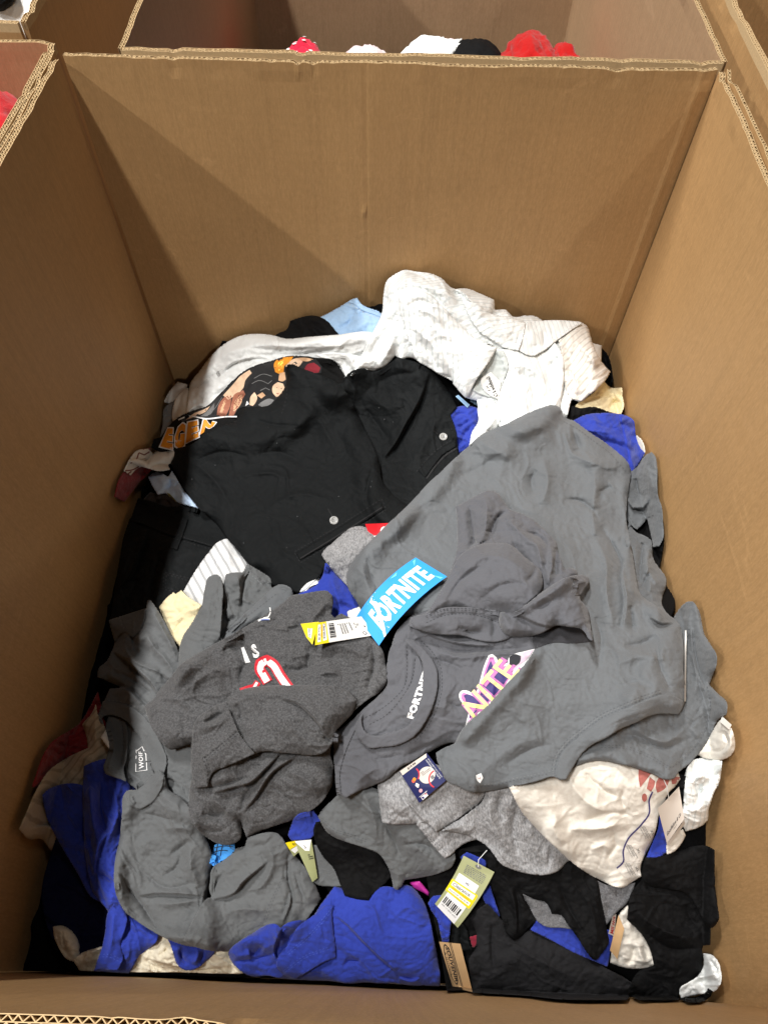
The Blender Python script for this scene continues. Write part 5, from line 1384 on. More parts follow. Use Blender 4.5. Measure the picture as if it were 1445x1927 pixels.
for of in (0, 4): stitch([(541, 1793), (580, 1760), (625, 1708)], BB, THBL, of); stitch([(535, 1826), (575, 1798), (620, 1782)], BB, THBL, of)

# ================================================================== black and grey pile at the lower right
solo('black_trousers', 'black cloth packed low under the green tag', 'trousers', [(800, 1640), (860, 1600), (920, 1590), (1000, 1620), (1000, 1760), (900, 1860), (840, 1865), (826, 1780), (810, 1700)], BLACK2, t=3)
solo('magenta_label', 'magenta label corner with black and white print by the blue tee', 'label', [(770, 1660), (790, 1658), (808, 1680), (806, 1686), (792, 1678), (780, 1672)], plain('magenta_ink', (0.45, 0.03, 0.28), .4), sty='flat', t=10, drape=5)
DB = solo('royal_blue_strap', 'royal blue strip above the big green tag', 't-shirt', [(866, 1612), (878, 1603), (915, 1619), (914, 1638), (900, 1640), (870, 1625)], ROYAL, sty='flat', t=5)
solo('royal_blue_hem', 'frayed royal blue hem running down right of the big green tag', 't-shirt', [(906, 1682), (914, 1668), (922, 1665), (931, 1695), (941, 1724), (938, 1728), (928, 1728), (926, 1712), (914, 1702)], ROYAL, sty='rib', t=8, drape=8)
solo('royal_blue_sock', 'royal blue loop of cloth behind the lower left end of the green tag', 'sock', [(805, 1700), (812, 1688), (835, 1684), (852, 1700), (850, 1730), (846, 1760), (845, 1774), (832, 1774), (828, 1755), (822, 1730), (812, 1715)], ROYAL, sty='jersey', t=6, strokes=[('v', 5, 4, [(815, 1695), (822, 1720), (832, 1750)])])
solo('burgundy_cloth', 'tiny burgundy cloth corner right of the kraft tag', 'cloth', [(883, 1763), (901, 1758), (903, 1770), (893, 1783), (888, 1782)], BURG, sty='flat', t=8)
BK = solo('black_leggings', 'soft black cloth with a vertical fold just above the kraft tag', 'trousers', [(856, 1745), (872, 1738), (880, 1752), (884, 1775), (890, 1790), (870, 1790), (850, 1788)], BLACK, sty='jersey_flat', t=6, strokes=[('v', 4, 4, [(868, 1745), (868, 1785)])])
BP = garment('washed_black_joggers', 'washed black jersey trousers lying along the near wall right of the kraft tag', 'trousers', (1000, 1820))
patch('body', [(884, 1728), (900, 1710), (916, 1700), (928, 1712), (945, 1732), (975, 1762), (1000, 1750), (1030, 1762), (1080, 1790), (1137, 1820), (1175, 1840), (1198, 1856), (1180, 1882), (1130, 1882), (1045, 1880), (990, 1874), (944, 1871), (888, 1868), (884, 1830), (882, 1804), (893, 1786), (896, 1760)],
      SOFTBLK, BP, t=16, sty='jersey_flat', ang=0.3, drape=20, puff=5, strokes=[('v', 4, 5, [(925, 1740), (926, 1790), (930, 1830)]), ('v', 3, 5, [(890, 1800), (905, 1830), (900, 1850)]), ('r', 4, 14, [(940, 1760), (1000, 1800), (1100, 1850)]), ('v', 3, 4, [(1035, 1874), (1050, 1866), (1056, 1862)])])
solo('royal_blue_cloth', 'royal blue cloth strip between two pointed black sleeves at the lower right', 't-shirt', [(997, 1750), (1009, 1731), (1040, 1738), (1077, 1745), (1150, 1750), (1153, 1762), (1148, 1790), (1143, 1820), (1110, 1806), (1080, 1793), (1045, 1774)], ROYAL, sty='jersey_flat', t=8)
solo('grey_heather_tee', 'dark heather grey cloth enclosed by the pointed black sleeves', 't-shirt', [(975, 1676), (1010, 1690), (1060, 1710), (1100, 1740), (1085, 1748), (1055, 1746), (1027, 1744), (1010, 1733), (995, 1708)], cloth('mid_heather', (0.08, 0.08, 0.085), (0.28, 0.28, 0.29), heather=.5, hscale=480), sty='jersey_flat', t=10)
solo('charcoal_sleeve', 'dark heather grey sleeve under the cream tee tip', 't-shirt', [(1115, 1650), (1121, 1655), (1164, 1668), (1195, 1660), (1192, 1672), (1181, 1697), (1156, 1721), (1148, 1732), (1139, 1742), (1125, 1720)], cloth('mid_heather', (0, 0, 0)), sty='jersey_flat', t=8, strokes=[('v', 4, 5, [(1135, 1700), (1145, 1710), (1142, 1725)]), ('v', 3, 3, [(1160, 1670), (1162, 1690)])])
CS = solo('white_cotton_tee', 'white cloth with a rounded hem right of the brown tag at the lower right', 't-shirt', [(1150, 1790), (1160, 1740), (1164, 1721), (1181, 1702), (1184, 1712), (1179, 1730), (1192, 1742), (1206, 1757), (1219, 1778), (1228, 1800), (1233, 1816), (1218, 1821), (1200, 1823), (1185, 1823), (1160, 1817), (1147, 1812)],
          OFFW, sty='jersey', t=10, strokes=[('v', 6, 6, [(1192, 1780), (1190, 1800), (1180, 1815)]), ('r', 5, 7, [(1200, 1775), (1206, 1800), (1215, 1815)]), ('v', 5, 4, [(1208, 1780), (1216, 1795), (1218, 1805)])])
stitch([(1150, 1806), (1180, 1816), (1228, 1812)], CS, THW)
RT, f = card('red_white_tag', 'narrow white tag with red block letters left of the brown tag', 'tag', [(1144, 1757), (1152, 1724), (1159, 1720), (1155, 1762)], PAPER, lift=(8, 8, 8, 8))
text_on('MILWA', [(.08, .25), (.95, .25), (.95, .85), (.08, .85)], INKR, RT, f, bold=.03)
card('brown_hang_tag', 'plain folded brown kraft tag on the white cloth at the lower right', 'tag', [(1147, 1788), (1161, 1805), (1174, 1748), (1163, 1722)], KTAG, lift=(8, 8, 8, 8))
# tall black garments
solo('black_sleeve', 'black tapered sleeve end hanging below the medium grey tee', 'sleeve', [(590, 1560), (594, 1547), (605, 1545), (620, 1560), (655, 1575), (690, 1590), (715, 1600), (727, 1622), (737, 1650), (724, 1664), (706, 1678), (694, 1695), (670, 1692), (649, 1686), (640, 1664), (628, 1635), (605, 1608), (593, 1583)],
     BLACK2, sty='jersey_flat', t=10, puff=4)
BH = garment('black_sweatshirt', 'black sweatshirt with two pointed sleeve ends below the heather grey tee', 'sweatshirt', (1030, 1700))
patch('body', [(905, 1605), (930, 1600), (960, 1630), (1000, 1640), (1050, 1635), (1068, 1620), (1085, 1625), (1121, 1653), (1130, 1690), (1137, 1721), (1142, 1750), (1144, 1776), (1134, 1792), (1122, 1808), (1114, 1805), (1107, 1797), (1088, 1768), (1068, 1740), (1054, 1722), (1038, 1720), (1027, 1699), (1005, 1692), (980, 1680), (986, 1692), (995, 1706), (1003, 1722), (1008, 1733), (992, 1750), (977, 1765), (966, 1770), (955, 1760), (944, 1730), (935, 1700), (925, 1668), (917, 1630)],
      BLACK2, BH, t=12, sty='jersey', ang=1.2, k=.7, drape=16, strokes=[('r', 5, 5, [(962, 1670), (970, 1720), (972, 1760)]), ('v', 4, 4, [(968, 1670), (975, 1700), (976, 1750)]), ('v', 5, 6, [(1050, 1660), (1070, 1710), (1100, 1760)]), ('r', 4, 8, [(1100, 1670), (1115, 1720), (1125, 1780)])])
BJ = garment('black_hoodie', 'big black sweatshirt folded at the lower right between cream tee and right wall', 'hoodie', (1260, 1730))
patch('body', [(1183, 1690), (1192, 1672), (1206, 1655), (1209, 1625), (1220, 1615), (1300, 1640), (1330, 1680), (1336, 1720), (1336, 1778), (1319, 1780), (1322, 1800), (1322, 1822), (1308, 1842), (1290, 1852), (1278, 1860), (1276, 1882), (1230, 1882), (1195, 1880), (1180, 1870), (1188, 1845), (1205, 1825), (1230, 1818), (1222, 1785), (1206, 1757), (1192, 1742), (1180, 1732), (1181, 1710)],
      BLACK2, BJ, t=12, sty='jersey', k=.8, drape=16, strokes=[('r', 9, 14, [(1189, 1707), (1220, 1735), (1250, 1752), (1290, 1764), (1318, 1762)]), ('v', 7, 8, [(1215, 1755), (1260, 1785), (1312, 1785)]), ('v', 4, 5, [(1290, 1700), (1300, 1730), (1314, 1745)])])
patch('hood', [(1209, 1630), (1211, 1613), (1235, 1612), (1270, 1603), (1302, 1592), (1333, 1593), (1345, 1600), (1345, 1640), (1345, 1668), (1349, 1700), (1349, 1737), (1339, 1747), (1326, 1740), (1315, 1715), (1298, 1690), (1285, 1680), (1262, 1675), (1239, 1671), (1222, 1668), (1208, 1655)],
      BLACK2, BJ, t=12, sty='jersey_flat', drape=12, puff=4)
WBR = garment('white_baby_cap', 'crumpled white cap with a dark strap in the near right corner', 'cap', (1320, 1840))
patch('cap', [(1322, 1793), (1341, 1798), (1350, 1808), (1355, 1822), (1354, 1854), (1346, 1864), (1338, 1868), (1310, 1872), (1281, 1879), (1277, 1866), (1279, 1859), (1295, 1848), (1309, 1839), (1322, 1820)], WHITE, WBR, t=12, sty='shirt', k=.6, puff=8, strokes=[('v', 5, 4, [(1330, 1800), (1345, 1822), (1352, 1840)]), ('r', 5, 6, [(1310, 1840), (1335, 1836), (1352, 1830)]), ('v', 4, 4, [(1305, 1850), (1330, 1845), (1350, 1845)])])
patch('strap', [(1276, 1880), (1294, 1886), (1308, 1887), (1322, 1885), (1335, 1877), (1341, 1866), (1331, 1858), (1328, 1866), (1316, 1873), (1302, 1878), (1285, 1877)], BLACK2, WBR, t=6, sty='flat', drape=6, puff=3)
# kraft tag and green tag
KT, f = card('kraft_souvenir_tag', 'tan kraft hang tag with black oval lettering standing at the near wall', 'tag', [(826, 1772), (866, 1776), (889, 1867), (852, 1858)], KTAG, lift=(14, 14, 10, 10), bend=2)
for u in (.47, .53): card_poly('printed_line', [(u, 0), (u + .03, 0), (u + .03, 1), (u, 1)], INK, KT, f)
for u in (.02, .07): card_poly('printed_line', [(u, .62), (u + .02, .62), (u + .02, 1), (u, 1)], INK, KT, f)
def ringpts(cu, cv, ru, rv, w, n=30):
    V = []; F = []
    for i in range(n):
        a = 2 * math.pi * i / n
        V += [(cu + ru * math.cos(a), cv + rv * math.sin(a)), (cu + (ru - w) * math.cos(a), cv + (rv - w * rv / ru * .5) * math.sin(a))]
    for i in range(n):
        j = (i + 1) % n; F.append((2 * i, 2 * j, 2 * j + 1, 2 * i + 1))
    return np.array(V), F
V, F = ringpts(.25, .48, .2, .44, .03); mesh_np('printed_oval', f(V[:, 0], V[:, 1], 0.0005), F, INK, KT, smooth=False)
text_on('SOUVENIR', [(.22, .10), (.22, .86), (.40, .86), (.40, .10)], INK, KT, f, bold=.03)
text_on('& GOODS', [(.10, .22), (.10, .72), (.18, .72), (.18, .22)], INK, KT, f)
GTG, f = card('green_hang_tag', 'big curled olive green hang tag with XL and a yellow clearance sticker', 'tag', [(872, 1610), (930, 1641), (861, 1746), (818, 1701)], plain('olive_card_light', (0.36, 0.38, 0.20), .45, .4), lift=(16, 16, 9, 9), bend=5, bendpx=(3, 2))
card_poly('white_sticker', [(.10, .30), (.80, .30), (.84, 1.0), (.10, 1.0)], INKW, GTG, f, .3)
card_poly('yellow_sticker', [(0.0, .47), (.02, .45), (.90, .43), (.93, .45), (.93, .66), (.90, .68), (.02, .69), (0.0, .67)], YEL, GTG, f, .5)
card_poly('sticker_field', [(.07, .475), (.86, .455), (.86, .54), (.07, .555)], INKW, GTG, f, .7)
card_poly('sticker_field', [(.07, .605), (.86, .59), (.86, .645), (.07, .66)], INKW, GTG, f, .7)
text_on('XL', [(.40, .40), (.56, .395), (.56, .36), (.40, .365)], INK, GTG, f, bold=.02)
text_on('Clearance', [(.10, .545), (.72, .53), (.72, .468), (.10, .483)], INKG, GTG, f, bold=.02, lift=1.0)
text_on('043 13 6425', [(.14, .593), (.75, .578), (.75, .556), (.14, .571)], INKO, GTG, f, lift=1.0)
text_on('Was $15.00  Now $7.40', [(.09, .648), (.80, .634), (.80, .608), (.09, .622)], INK, GTG, f, lift=1.0)
bars('barcode', .14, .78, .76, .88, INK, GTG, f, 9, lift=.7)
text_on('490 13 0843 6425', [(.16, .925), (.76, .925), (.76, .90), (.16, .90)], INKG, GTG, f)
micro(GTG, f, INKG, .2, .85, .10, .26, 6, 3)
card_poly('hole_patch', ell(.52, .05, .10, .03, 14), INKG, GTG, f, .4)
a = W(np.array([900.]), np.array([1618.]), np.array([float(Msamp(900, 1618)) + .02]))[0]; b = W(np.array([916.]), np.array([1600.]), np.array([float(Msamp(916, 1600)) + .012]))[0]
tube('string', [f(np.array([.52]), np.array([.05]), .001)[0], a, b], 0.0005, NYLON, GTG)

# ================================================================== lower middle: grey, heather, cream
WR = garment('white_shirts', 'rolled white rib cloth stacked against the right wall beside the cream tee', 'shirt', (1330, 1450))
patch('lower_roll', [(1289, 1452), (1300, 1430), (1330, 1425), (1358, 1432), (1356, 1455), (1352, 1475), (1344, 1490), (1338, 1508), (1333, 1524), (1331, 1544), (1322, 1553), (1310, 1559), (1289, 1565), (1280, 1540), (1284, 1521), (1286, 1490)],
      PIN2, WR, t=14, sty='shirt', k=.8, strokes=[('s', 7, 10, [(1300, 1470), (1320, 1460), (1336, 1468)]), ('v', 7, 6, [(1318, 1470), (1316, 1495), (1310, 1510)]), ('s', 5, 10, [(1288, 1520), (1305, 1525), (1322, 1515)]), ('r', 5, 6, [(1345, 1460), (1340, 1490), (1330, 1520)]), ('v', 5, 5, [(1300, 1440), (1310, 1480), (1320, 1505)])])
patch('upper_roll', [(1340, 1375), (1352, 1356), (1362, 1355), (1372, 1364), (1378, 1376), (1382, 1392), (1381, 1412), (1372, 1424), (1358, 1430), (1340, 1429), (1322, 1426), (1310, 1420), (1318, 1400), (1330, 1392)],
      OFFW, WR, t=14, sty='jersey_flat', puff=10, strokes=[('v', 6, 4, [(1345, 1378), (1362, 1380), (1368, 1398), (1356, 1412), (1338, 1414)]), ('r', 5, 5, [(1350, 1366), (1370, 1380), (1374, 1400), (1360, 1420)])])
card('folded_paper_label', 'folded white paper label on top of the white roll at the right wall', 'label', [(1358, 1348), (1376, 1364), (1371, 1373), (1354, 1358)], PAPER, lift=(8, 8, 8, 8))
solo('royal_blue_patch_tee', 'royal blue cloth between cream tee and white hang tag', 't-shirt', [(1215, 1614), (1225, 1590), (1237, 1560), (1240, 1535), (1262, 1560), (1256, 1604), (1240, 1612)], ROYAL, sty='jersey', t=6)
solo('white_ribbed_cuff', 'small white cloth below the white hang tag', 'cloth', [(1253, 1590), (1262, 1570), (1284, 1560), (1290, 1572), (1280, 1590), (1262, 1606), (1254, 1608)], OFFW, sty='jersey', t=8, puff=3)
solo('black_shirt', 'black cloth gap between the white hang tag and the grey sleeve', 'shirt', [(1245, 1500), (1255, 1475), (1275, 1455), (1290, 1460), (1285, 1500), (1260, 1510)], BLACK2, t=3)
# medium grey tee
GM = solo('mid_grey_tee', 'grey jersey cloth with a stitched hem under the navy baseball tag', 't-shirt',
          [(598, 1536), (606, 1524), (620, 1510), (640, 1492), (690, 1480), (740, 1500), (800, 1530), (850, 1590), (856, 1620), (848, 1633), (832, 1641), (816, 1647), (790, 1652), (762, 1656), (756, 1668), (748, 1675), (741, 1673), (738, 1660), (735, 1645), (726, 1625), (714, 1608), (690, 1597), (650, 1584), (632, 1577), (616, 1567), (606, 1552)],
          GREY_B, sty='jersey', t=14, k=.7, drape=20, strokes=[('r', 7, 10, [(680, 1490), (700, 1530), (712, 1590)]), ('v', 6, 7, [(700, 1500), (730, 1560), (760, 1620)]), ('v', 4, 4, [(760, 1590), (790, 1588), (820, 1600)]), ('r', 5, 14, [(740, 1560), (790, 1600), (820, 1640)])])
for of in (0, 4): stitch([(606, 1540), (630, 1560), (660, 1570), (690, 1580)], GM, THG, of)
HB = garment('light_heather_tee', 'light heather grey t-shirt below the navy baseball tag', 't-shirt', (900, 1560))
patch('inner_hem', [(783, 1552), (800, 1535), (880, 1560), (897, 1580), (878, 1586), (862, 1596), (850, 1608), (837, 1616), (815, 1592), (798, 1570)], HEATH, HB, t=8, sty='jersey_flat', drape=10)
for of in (0, 4): stitch([(796, 1560), (820, 1585), (842, 1604)], HB, THG, of)
patch('body', [(828, 1564), (850, 1550), (871, 1537), (890, 1522), (907, 1507), (915, 1480), (960, 1470), (1010, 1480), (1060, 1560), (1085, 1600), (1078, 1615), (1068, 1622), (1050, 1639), (1036, 1645), (996, 1645), (963, 1636), (941, 1625), (930, 1610), (918, 1595), (897, 1580), (870, 1570), (850, 1566)],
      HEATH, HB, t=14, sty='jersey', ang=1.1, k=.8, drape=18, strokes=[('v', 8, 7, [(945, 1490), (938, 1520), (950, 1545)]), ('r', 8, 10, [(920, 1500), (922, 1540), (945, 1580), (960, 1600)]), ('v', 7, 8, [(975, 1510), (965, 1560), (975, 1610)]), ('r', 6, 12, [(1000, 1530), (1000, 1580), (1020, 1620)]), ('v', 5, 4, [(1036, 1590), (1034, 1615), (1030, 1635)]), ('v', 5, 5, [(985, 1545), (1000, 1540)])])
patch('front', [(711, 1474), (740, 1440), (830, 1440), (900, 1460), (915, 1480), (910, 1500), (905, 1508), (886, 1524), (866, 1538), (842, 1554), (821, 1567), (812, 1558), (803, 1550), (780, 1551), (761, 1552), (735, 1551), (719, 1548), (716, 1530), (713, 1500)],
      HEATH, HB, t=12, sty='jersey', k=.55, drape=18, strokes=[('s', 5, 14, [(803, 1549), (785, 1530), (765, 1505), (755, 1480)]), ('v', 4, 6, [(735, 1520), (750, 1535), (770, 1540)])])
NT, f = card('navy_baseball_tag', 'navy blue hang tag with a baseball picture and price sticker below the slate tee', 'tag', [(752, 1453), (803, 1417), (841, 1467), (789, 1511)], NAVT, lift=(14, 14, 12, 12))
card_poly('price_sticker', [(.02, -.02), (.98, -.0), (.92, .10), (.02, .12)], PAPER2, NT, f, .4)
text_on('$19.99', [(.25, .09), (.55, .085), (.55, .015), (.25, .02)], INK, NT, f, bold=.04)
card_poly('baseball', ell(.62, .52, .25, .235, 28), PAPER2, NT, f, .4)
V, F = [], []
def arc(cu, cv, r, a0, a1, w, n=14):
    V = []; F = []
    for i in range(n + 1):
        a = a0 + (a1 - a0) * i / n; V += [(cu + r * math.cos(a), cv + r * math.sin(a)), (cu + (r - w) * math.cos(a), cv + (r - w) * math.sin(a))]
    for i in range(n): F.append((2 * i, 2 * i + 2, 2 * i + 3, 2 * i + 1))
    return np.array(V), F
for (cu, cv, r, a0, a1) in ((.80, .80, .27, R(150), R(285)), (.28, .26, .22, R(-20), R(75))):
    V, F = arc(cu, cv, r, a0, a1, .04); mesh_np('red_seam', f(V[:, 0], V[:, 1], .0007), F, INKR, NT, smooth=False)
card_poly('picture_stamp', [(.66, .62), (.76, .62), (.76, .72), (.66, .72)], INKG, NT, f, .8)
micro(NT, f, INKG, .5, .8, .35, .48, 3, 6, .8)
card_poly('logo_dot', ell(.20, .42, .055, .05, 14), plain('ink_red_orange', (.75, .10, .03), .5), NT, f, .5); card_poly('logo_dot', ell(.25, .40, .05, .05, 14), INKO, NT, f, .6)
card_poly('logo_shape', [(.17, .55), (.23, .51), (.26, .55), (.28, .60), (.21, .66), (.18, .62)], PAPER, NT, f, .5)
card_poly('logo_dot', ell(.22, .76, .055, .05, 14), plain('ink_light_pink', (.75, .38, .42), .5), NT, f, .5)
card_poly('printed_line', [(.07, .88), (.09, .87), (.36, .87), (.36, .885)], INKW, NT, f, .5)
card_poly('league_logo', [(.12, .90), (.32, .90), (.32, 1.0), (.12, 1.0)], INKW, NT, f, .5)
card_poly('league_logo_red', [(.24, .905), (.31, .905), (.31, .955)], INKR, NT, f, .7); card_poly('league_logo_blue', [(.13, .915), (.19, .93), (.20, .985), (.14, .985)], INKN, NT, f, .7)
text_on('OFFICIAL LICENSED PRODUCT OF MAJOR', [(.90, .15), (.90, .85), (.94, .85), (.94, .15)], INKW, NT, f)
text_on('LEAGUE BASEBALL ALL RIGHTS RESERVED', [(.84, .15), (.84, .85), (.88, .85), (.88, .15)], INKW, NT, f)
# cream tee with size strip
CTX = garment('cream_tee', 'cream white t-shirt with an XL size strip and rose print below the big grey tee', 't-shirt', (1110, 1550))
patch('body', [(957, 1482), (990, 1465), (1080, 1435), (1100, 1420), (1200, 1430), (1270, 1440), (1280, 1466), (1270, 1480), (1258, 1492), (1247, 1515), (1239, 1535), (1234, 1560), (1222, 1588), (1212, 1610), (1205, 1630), (1206, 1650), (1192, 1658), (1170, 1671), (1156, 1669), (1138, 1661), (1120, 1652), (1096, 1638), (1073, 1621), (1058, 1608), (1045, 1595), (1026, 1577), (999, 1549), (986, 1535), (977, 1521), (966, 1500)],
      OFFW, CTX, t=16, sty='jersey', ang=-0.4, k=.5, drape=22, puff=5, strokes=[
          ('r', 7, 12, [(1065, 1450), (1085, 1490), (1120, 1520), (1170, 1535)]), ('v', 6, 6, [(1100, 1455), (1140, 1490), (1160, 1500)]), ('v', 6, 6, [(1100, 1545), (1150, 1530), (1190, 1535)]), ('r', 6, 9, [(1070, 1560), (1120, 1560), (1180, 1548)]),
          ('v', 4, 6, [(1175, 1480), (1170, 1510), (1185, 1530)]), ('r', 4, 7, [(1110, 1600), (1135, 1590), (1150, 1600)]), ('v', 4, 5, [(1150, 1560), (1160, 1590), (1140, 1620)]), ('r', 6, 14, [(1050, 1530), (1040, 1560), (1060, 1590)])])
for P_ in ([(1201, 1440), (1225, 1455), (1212, 1468), (1204, 1482), (1201, 1465)], [(1222, 1462), (1232, 1470), (1230, 1480), (1224, 1490), (1216, 1484)], [(1238, 1465), (1256, 1455), (1258, 1470), (1248, 1486), (1236, 1492), (1233, 1480)], [(1262, 1462), (1278, 1462), (1276, 1474), (1264, 1476)], ell(1212, 1501, 5, 8, 12)):
    patch('print', P_, ROSE, CTX, decal=1.0)
patch('size_strip', [(1226, 1492), (1221, 1508), (1222, 1530), (1208, 1552), (1180, 1583), (1172, 1602), (1172, 1622), (1160, 1635), (1175, 1650), (1188, 1660), (1205, 1648), (1206, 1628), (1216, 1603), (1228, 1578), (1236, 1548), (1238, 1535), (1233, 1522), (1228, 1508)], cloth('satin_strip', (0.74, 0.71, 0.66), mottle=.02, rough=.5), CTX, decal=1.2)
ribbon('printed_line', [(1227, 1490), (1221, 1505), (1221, 1530), (1206, 1552), (1180, 1581), (1172, 1602), (1172, 1622), (1160, 1634)], 2.8, INKN, CTX, 1.8)
for (x, y) in ((1226, 1567), (1200, 1602), (1197, 1636)):
    text_on('XL', [(x - 3.5, y - 4), (x + 2, y + 6), (x + 5.5, y + 3), (x, y - 6)], INK, CTX, lift=2.0)
    text_on('Short Sleeve', [(x - 18, y - 11), (x - 7, y + 9), (x - 4.5, y + 7.5), (x - 15.5, y - 12.5)], INKG, CTX, lift=2.0)
    text_on('Standard Fit', [(x - 23, y - 9), (x - 12, y + 12), (x - 9.5, y + 10.5), (x - 20.5, y - 10.5)], INKG, CTX, lift=2.0)
    for o_ in (0, 6): ribbon('printed_line', [(x - 20 + o_, y - 13 + o_ * .2), (x - 7 + o_, y + 11 + o_ * .2)], .7, INKG, CTX, 2.0)
HT, f = card('white_hang_tag', 'white hang tag with black script lettering on a string beside the cream tee', 'tag', [(1237, 1522), (1277, 1480), (1287, 1541), (1254, 1587)], PAPER2, lift=(14, 14, 12, 12))
text_on('Goodfellow & Co', [(.10, .86), (.88, .80), (.88, .70), (.10, .76)], INK, HT, f, bold=.02, shear=.4)
text_on('MENS', [(.42, .91), (.62, .90), (.62, .87), (.42, .88)], INK, HT, f)
card('price_slip', 'narrow slip of paper under the white hang tag', 'label', [(1254, 1588), (1287, 1543), (1288, 1550), (1258, 1592)], PAPER2, lift=(10, 10, 9, 9))
tube('string', [W(np.array([1246.]), np.array([1462.]), np.array([float(Msamp(1246, 1462)) + .014]))[0], W(np.array([1254.]), np.array([1480.]), np.array([float(Msamp(1254, 1480)) + .014]))[0], f(np.array([.5]), np.array([.06]), .001)[0]], 0.0006, NYLON, HT)

# ================================================================== slate tee, lower part
FT = garment('slate_tee', 'dark slate t-shirt with a purple and yellow print and open collar in the middle', 't-shirt', (800, 1300))
patch('body', [(741, 1200), (745, 1190), (772, 1160), (830, 1140), (1010, 1190), (1020, 1225), (1005, 1250), (980, 1290), (940, 1340), (900, 1380), (870, 1400), (850, 1398), (834, 1402), (815, 1412), (796, 1421), (775, 1433), (754, 1444), (727, 1467), (699, 1480), (671, 1491), (650, 1503), (640, 1494), (633, 1470), (630, 1449), (628, 1425), (627, 1400), (629, 1380), (644, 1369), (680, 1338), (688, 1330), (700, 1320), (710, 1310), (726, 1292), (727, 1255), (733, 1230)],
      GREY_F, FT, t=18, sty='jersey', ang=-0.5, k=.8, drape=26, puff=6, strokes=[
          ('s', 8, 12, [(930, 1215), (880, 1212), (840, 1205), (805, 1192)]), ('v', 7, 6, [(810, 1205), (850, 1225), (900, 1225), (960, 1222), (1000, 1216)]), ('r', 6, 7, [(820, 1225), (860, 1236), (920, 1232), (980, 1226)]),
          ('v', 5, 7, [(810, 1240), (850, 1250), (870, 1260)]), ('r', 5, 12, [(850, 1270), (840, 1310), (830, 1350)]), ('v', 5, 7, [(760, 1425), (790, 1410), (830, 1395)]), ('r', 5, 10, [(730, 1440), (700, 1450), (660, 1480)]), ('v', 4, 6, [(700, 1430), (740, 1425), (760, 1418)]), ('v', 4, 5, [(840, 1320), (862, 1330), (880, 1325)])])
patch('neck_lining', [(742, 1210), (757, 1203), (775, 1212), (790, 1238), (798, 1283), (796, 1320), (784, 1346), (768, 1368), (738, 1380), (699, 1386), (684, 1378), (678, 1355), (690, 1332), (712, 1310), (728, 1290), (728, 1255)], GREY_F, FT, t=1.5, sty='jersey_flat', drape=8, k=.5,
      strokes=[('seam', 2.6, 2.6, [(767, 1217), (768, 1255), (763, 1291), (741, 1319), (710, 1342), (688, 1352)]), ('seam', 2.6, 2.6, [(783, 1241), (779, 1272), (757, 1316), (727, 1349), (694, 1366)]), ('v', 3, 5, [(772, 1300), (766, 1330), (745, 1355)])], upd=True)
stitch([(765, 1217), (766, 1255), (761, 1291), (739, 1317), (708, 1340), (688, 1350)], FT, THB)
stitch([(781, 1241), (777, 1272), (755, 1314), (725, 1347), (694, 1364)], FT, THB)
text_on('FORTNITE', [(779, 1354), (812, 1255), (799, 1252), (765, 1350)], INKW, FT, bold=.06, lift=1.0)
patch('collar', [(771, 1203), (788, 1212), (804, 1228), (814, 1242), (821, 1256), (824, 1283), (818, 1319), (810, 1341), (799, 1361), (789, 1376), (777, 1388), (764, 1396), (749, 1402), (713, 1407), (694, 1408), (687, 1403), (680, 1396), (669, 1380), (669, 1366), (675, 1353), (681, 1343), (684, 1341), (681, 1355), (688, 1377), (699, 1383), (738, 1377), (766, 1366), (782, 1344), (793, 1316), (795, 1283), (793, 1244), (777, 1222), (760, 1206)],
      GREY_F, FT, t=7, sty='flat', drape=12, edge=4, drop=2.5, k=1.5)
stitch([(790, 1209), (810, 1230), (825, 1256), (828, 1284), (822, 1320), (802, 1364), (779, 1392), (750, 1406), (713, 1411), (692, 1412)], FT, THG)
stitch([(792, 1206), (814, 1228), (829, 1256), (832, 1284), (826, 1321), (805, 1366), (781, 1396)], FT, THB)
ribbon('shoulder_seam', [(664, 1372), (646, 1414), (635, 1460), (638, 1495)], 8, GREY_F, FT, 1.8)
for of in (-5, -2, 4): stitch([(664, 1372), (646, 1414), (635, 1460), (638, 1495)], FT, THB if of != 4 else THG, of)
# print on the chest
def dec(nm, P_, m, l): return patch(nm, P_, m, FT, decal=l)
dec('print', [(864, 1305), (868, 1300), (874, 1299), (895, 1308), (903, 1280), (911, 1252), (919, 1233), (926, 1231), (933, 1236), (938, 1247), (946, 1250), (955, 1247), (958, 1236), (969, 1230), (985, 1226), (1005, 1221), (1010, 1230), (980, 1262), (950, 1295), (923, 1325), (895, 1350), (875, 1366), (880, 1348), (883, 1335), (872, 1325), (865, 1316)], INKW, 1.0)
dec('print', [(868, 1307), (872, 1303), (897, 1313), (906, 1283), (914, 1255), (921, 1237), (928, 1237), (935, 1250), (946, 1254), (958, 1250), (966, 1262), (948, 1292), (921, 1321), (895, 1345), (880, 1360), (886, 1333), (875, 1323), (868, 1315)], INKPK, 1.4)
dec('print', [(872, 1309), (876, 1307), (900, 1317), (910, 1285), (917, 1258), (923, 1243), (930, 1256), (944, 1260), (956, 1256), (962, 1266), (944, 1292), (918, 1320), (892, 1343), (884, 1352), (890, 1330), (880, 1322)], INKN, 1.8)
text_on('NITE', [(902, 1368), (988, 1262), (944, 1236), (868, 1326)], INKPK, FT, bold=.06, lift=2.4)
text_on('NITE', [(898, 1362), (980, 1262), (940, 1239), (869, 1324)], INKLY, FT, bold=.01, lift=3.0)
for P_ in ([(985, 1228), (1004, 1223), (985, 1246), (975, 1252), (968, 1262), (962, 1262), (975, 1242)],): dec('print_letter', P_, INKPP, 2.2)
dec('print_letter', [(958, 1236), (966, 1231), (980, 1234), (978, 1246), (968, 1255), (958, 1250)], cloth('slate_ink', (0.03, .03, .035)), 2.4)

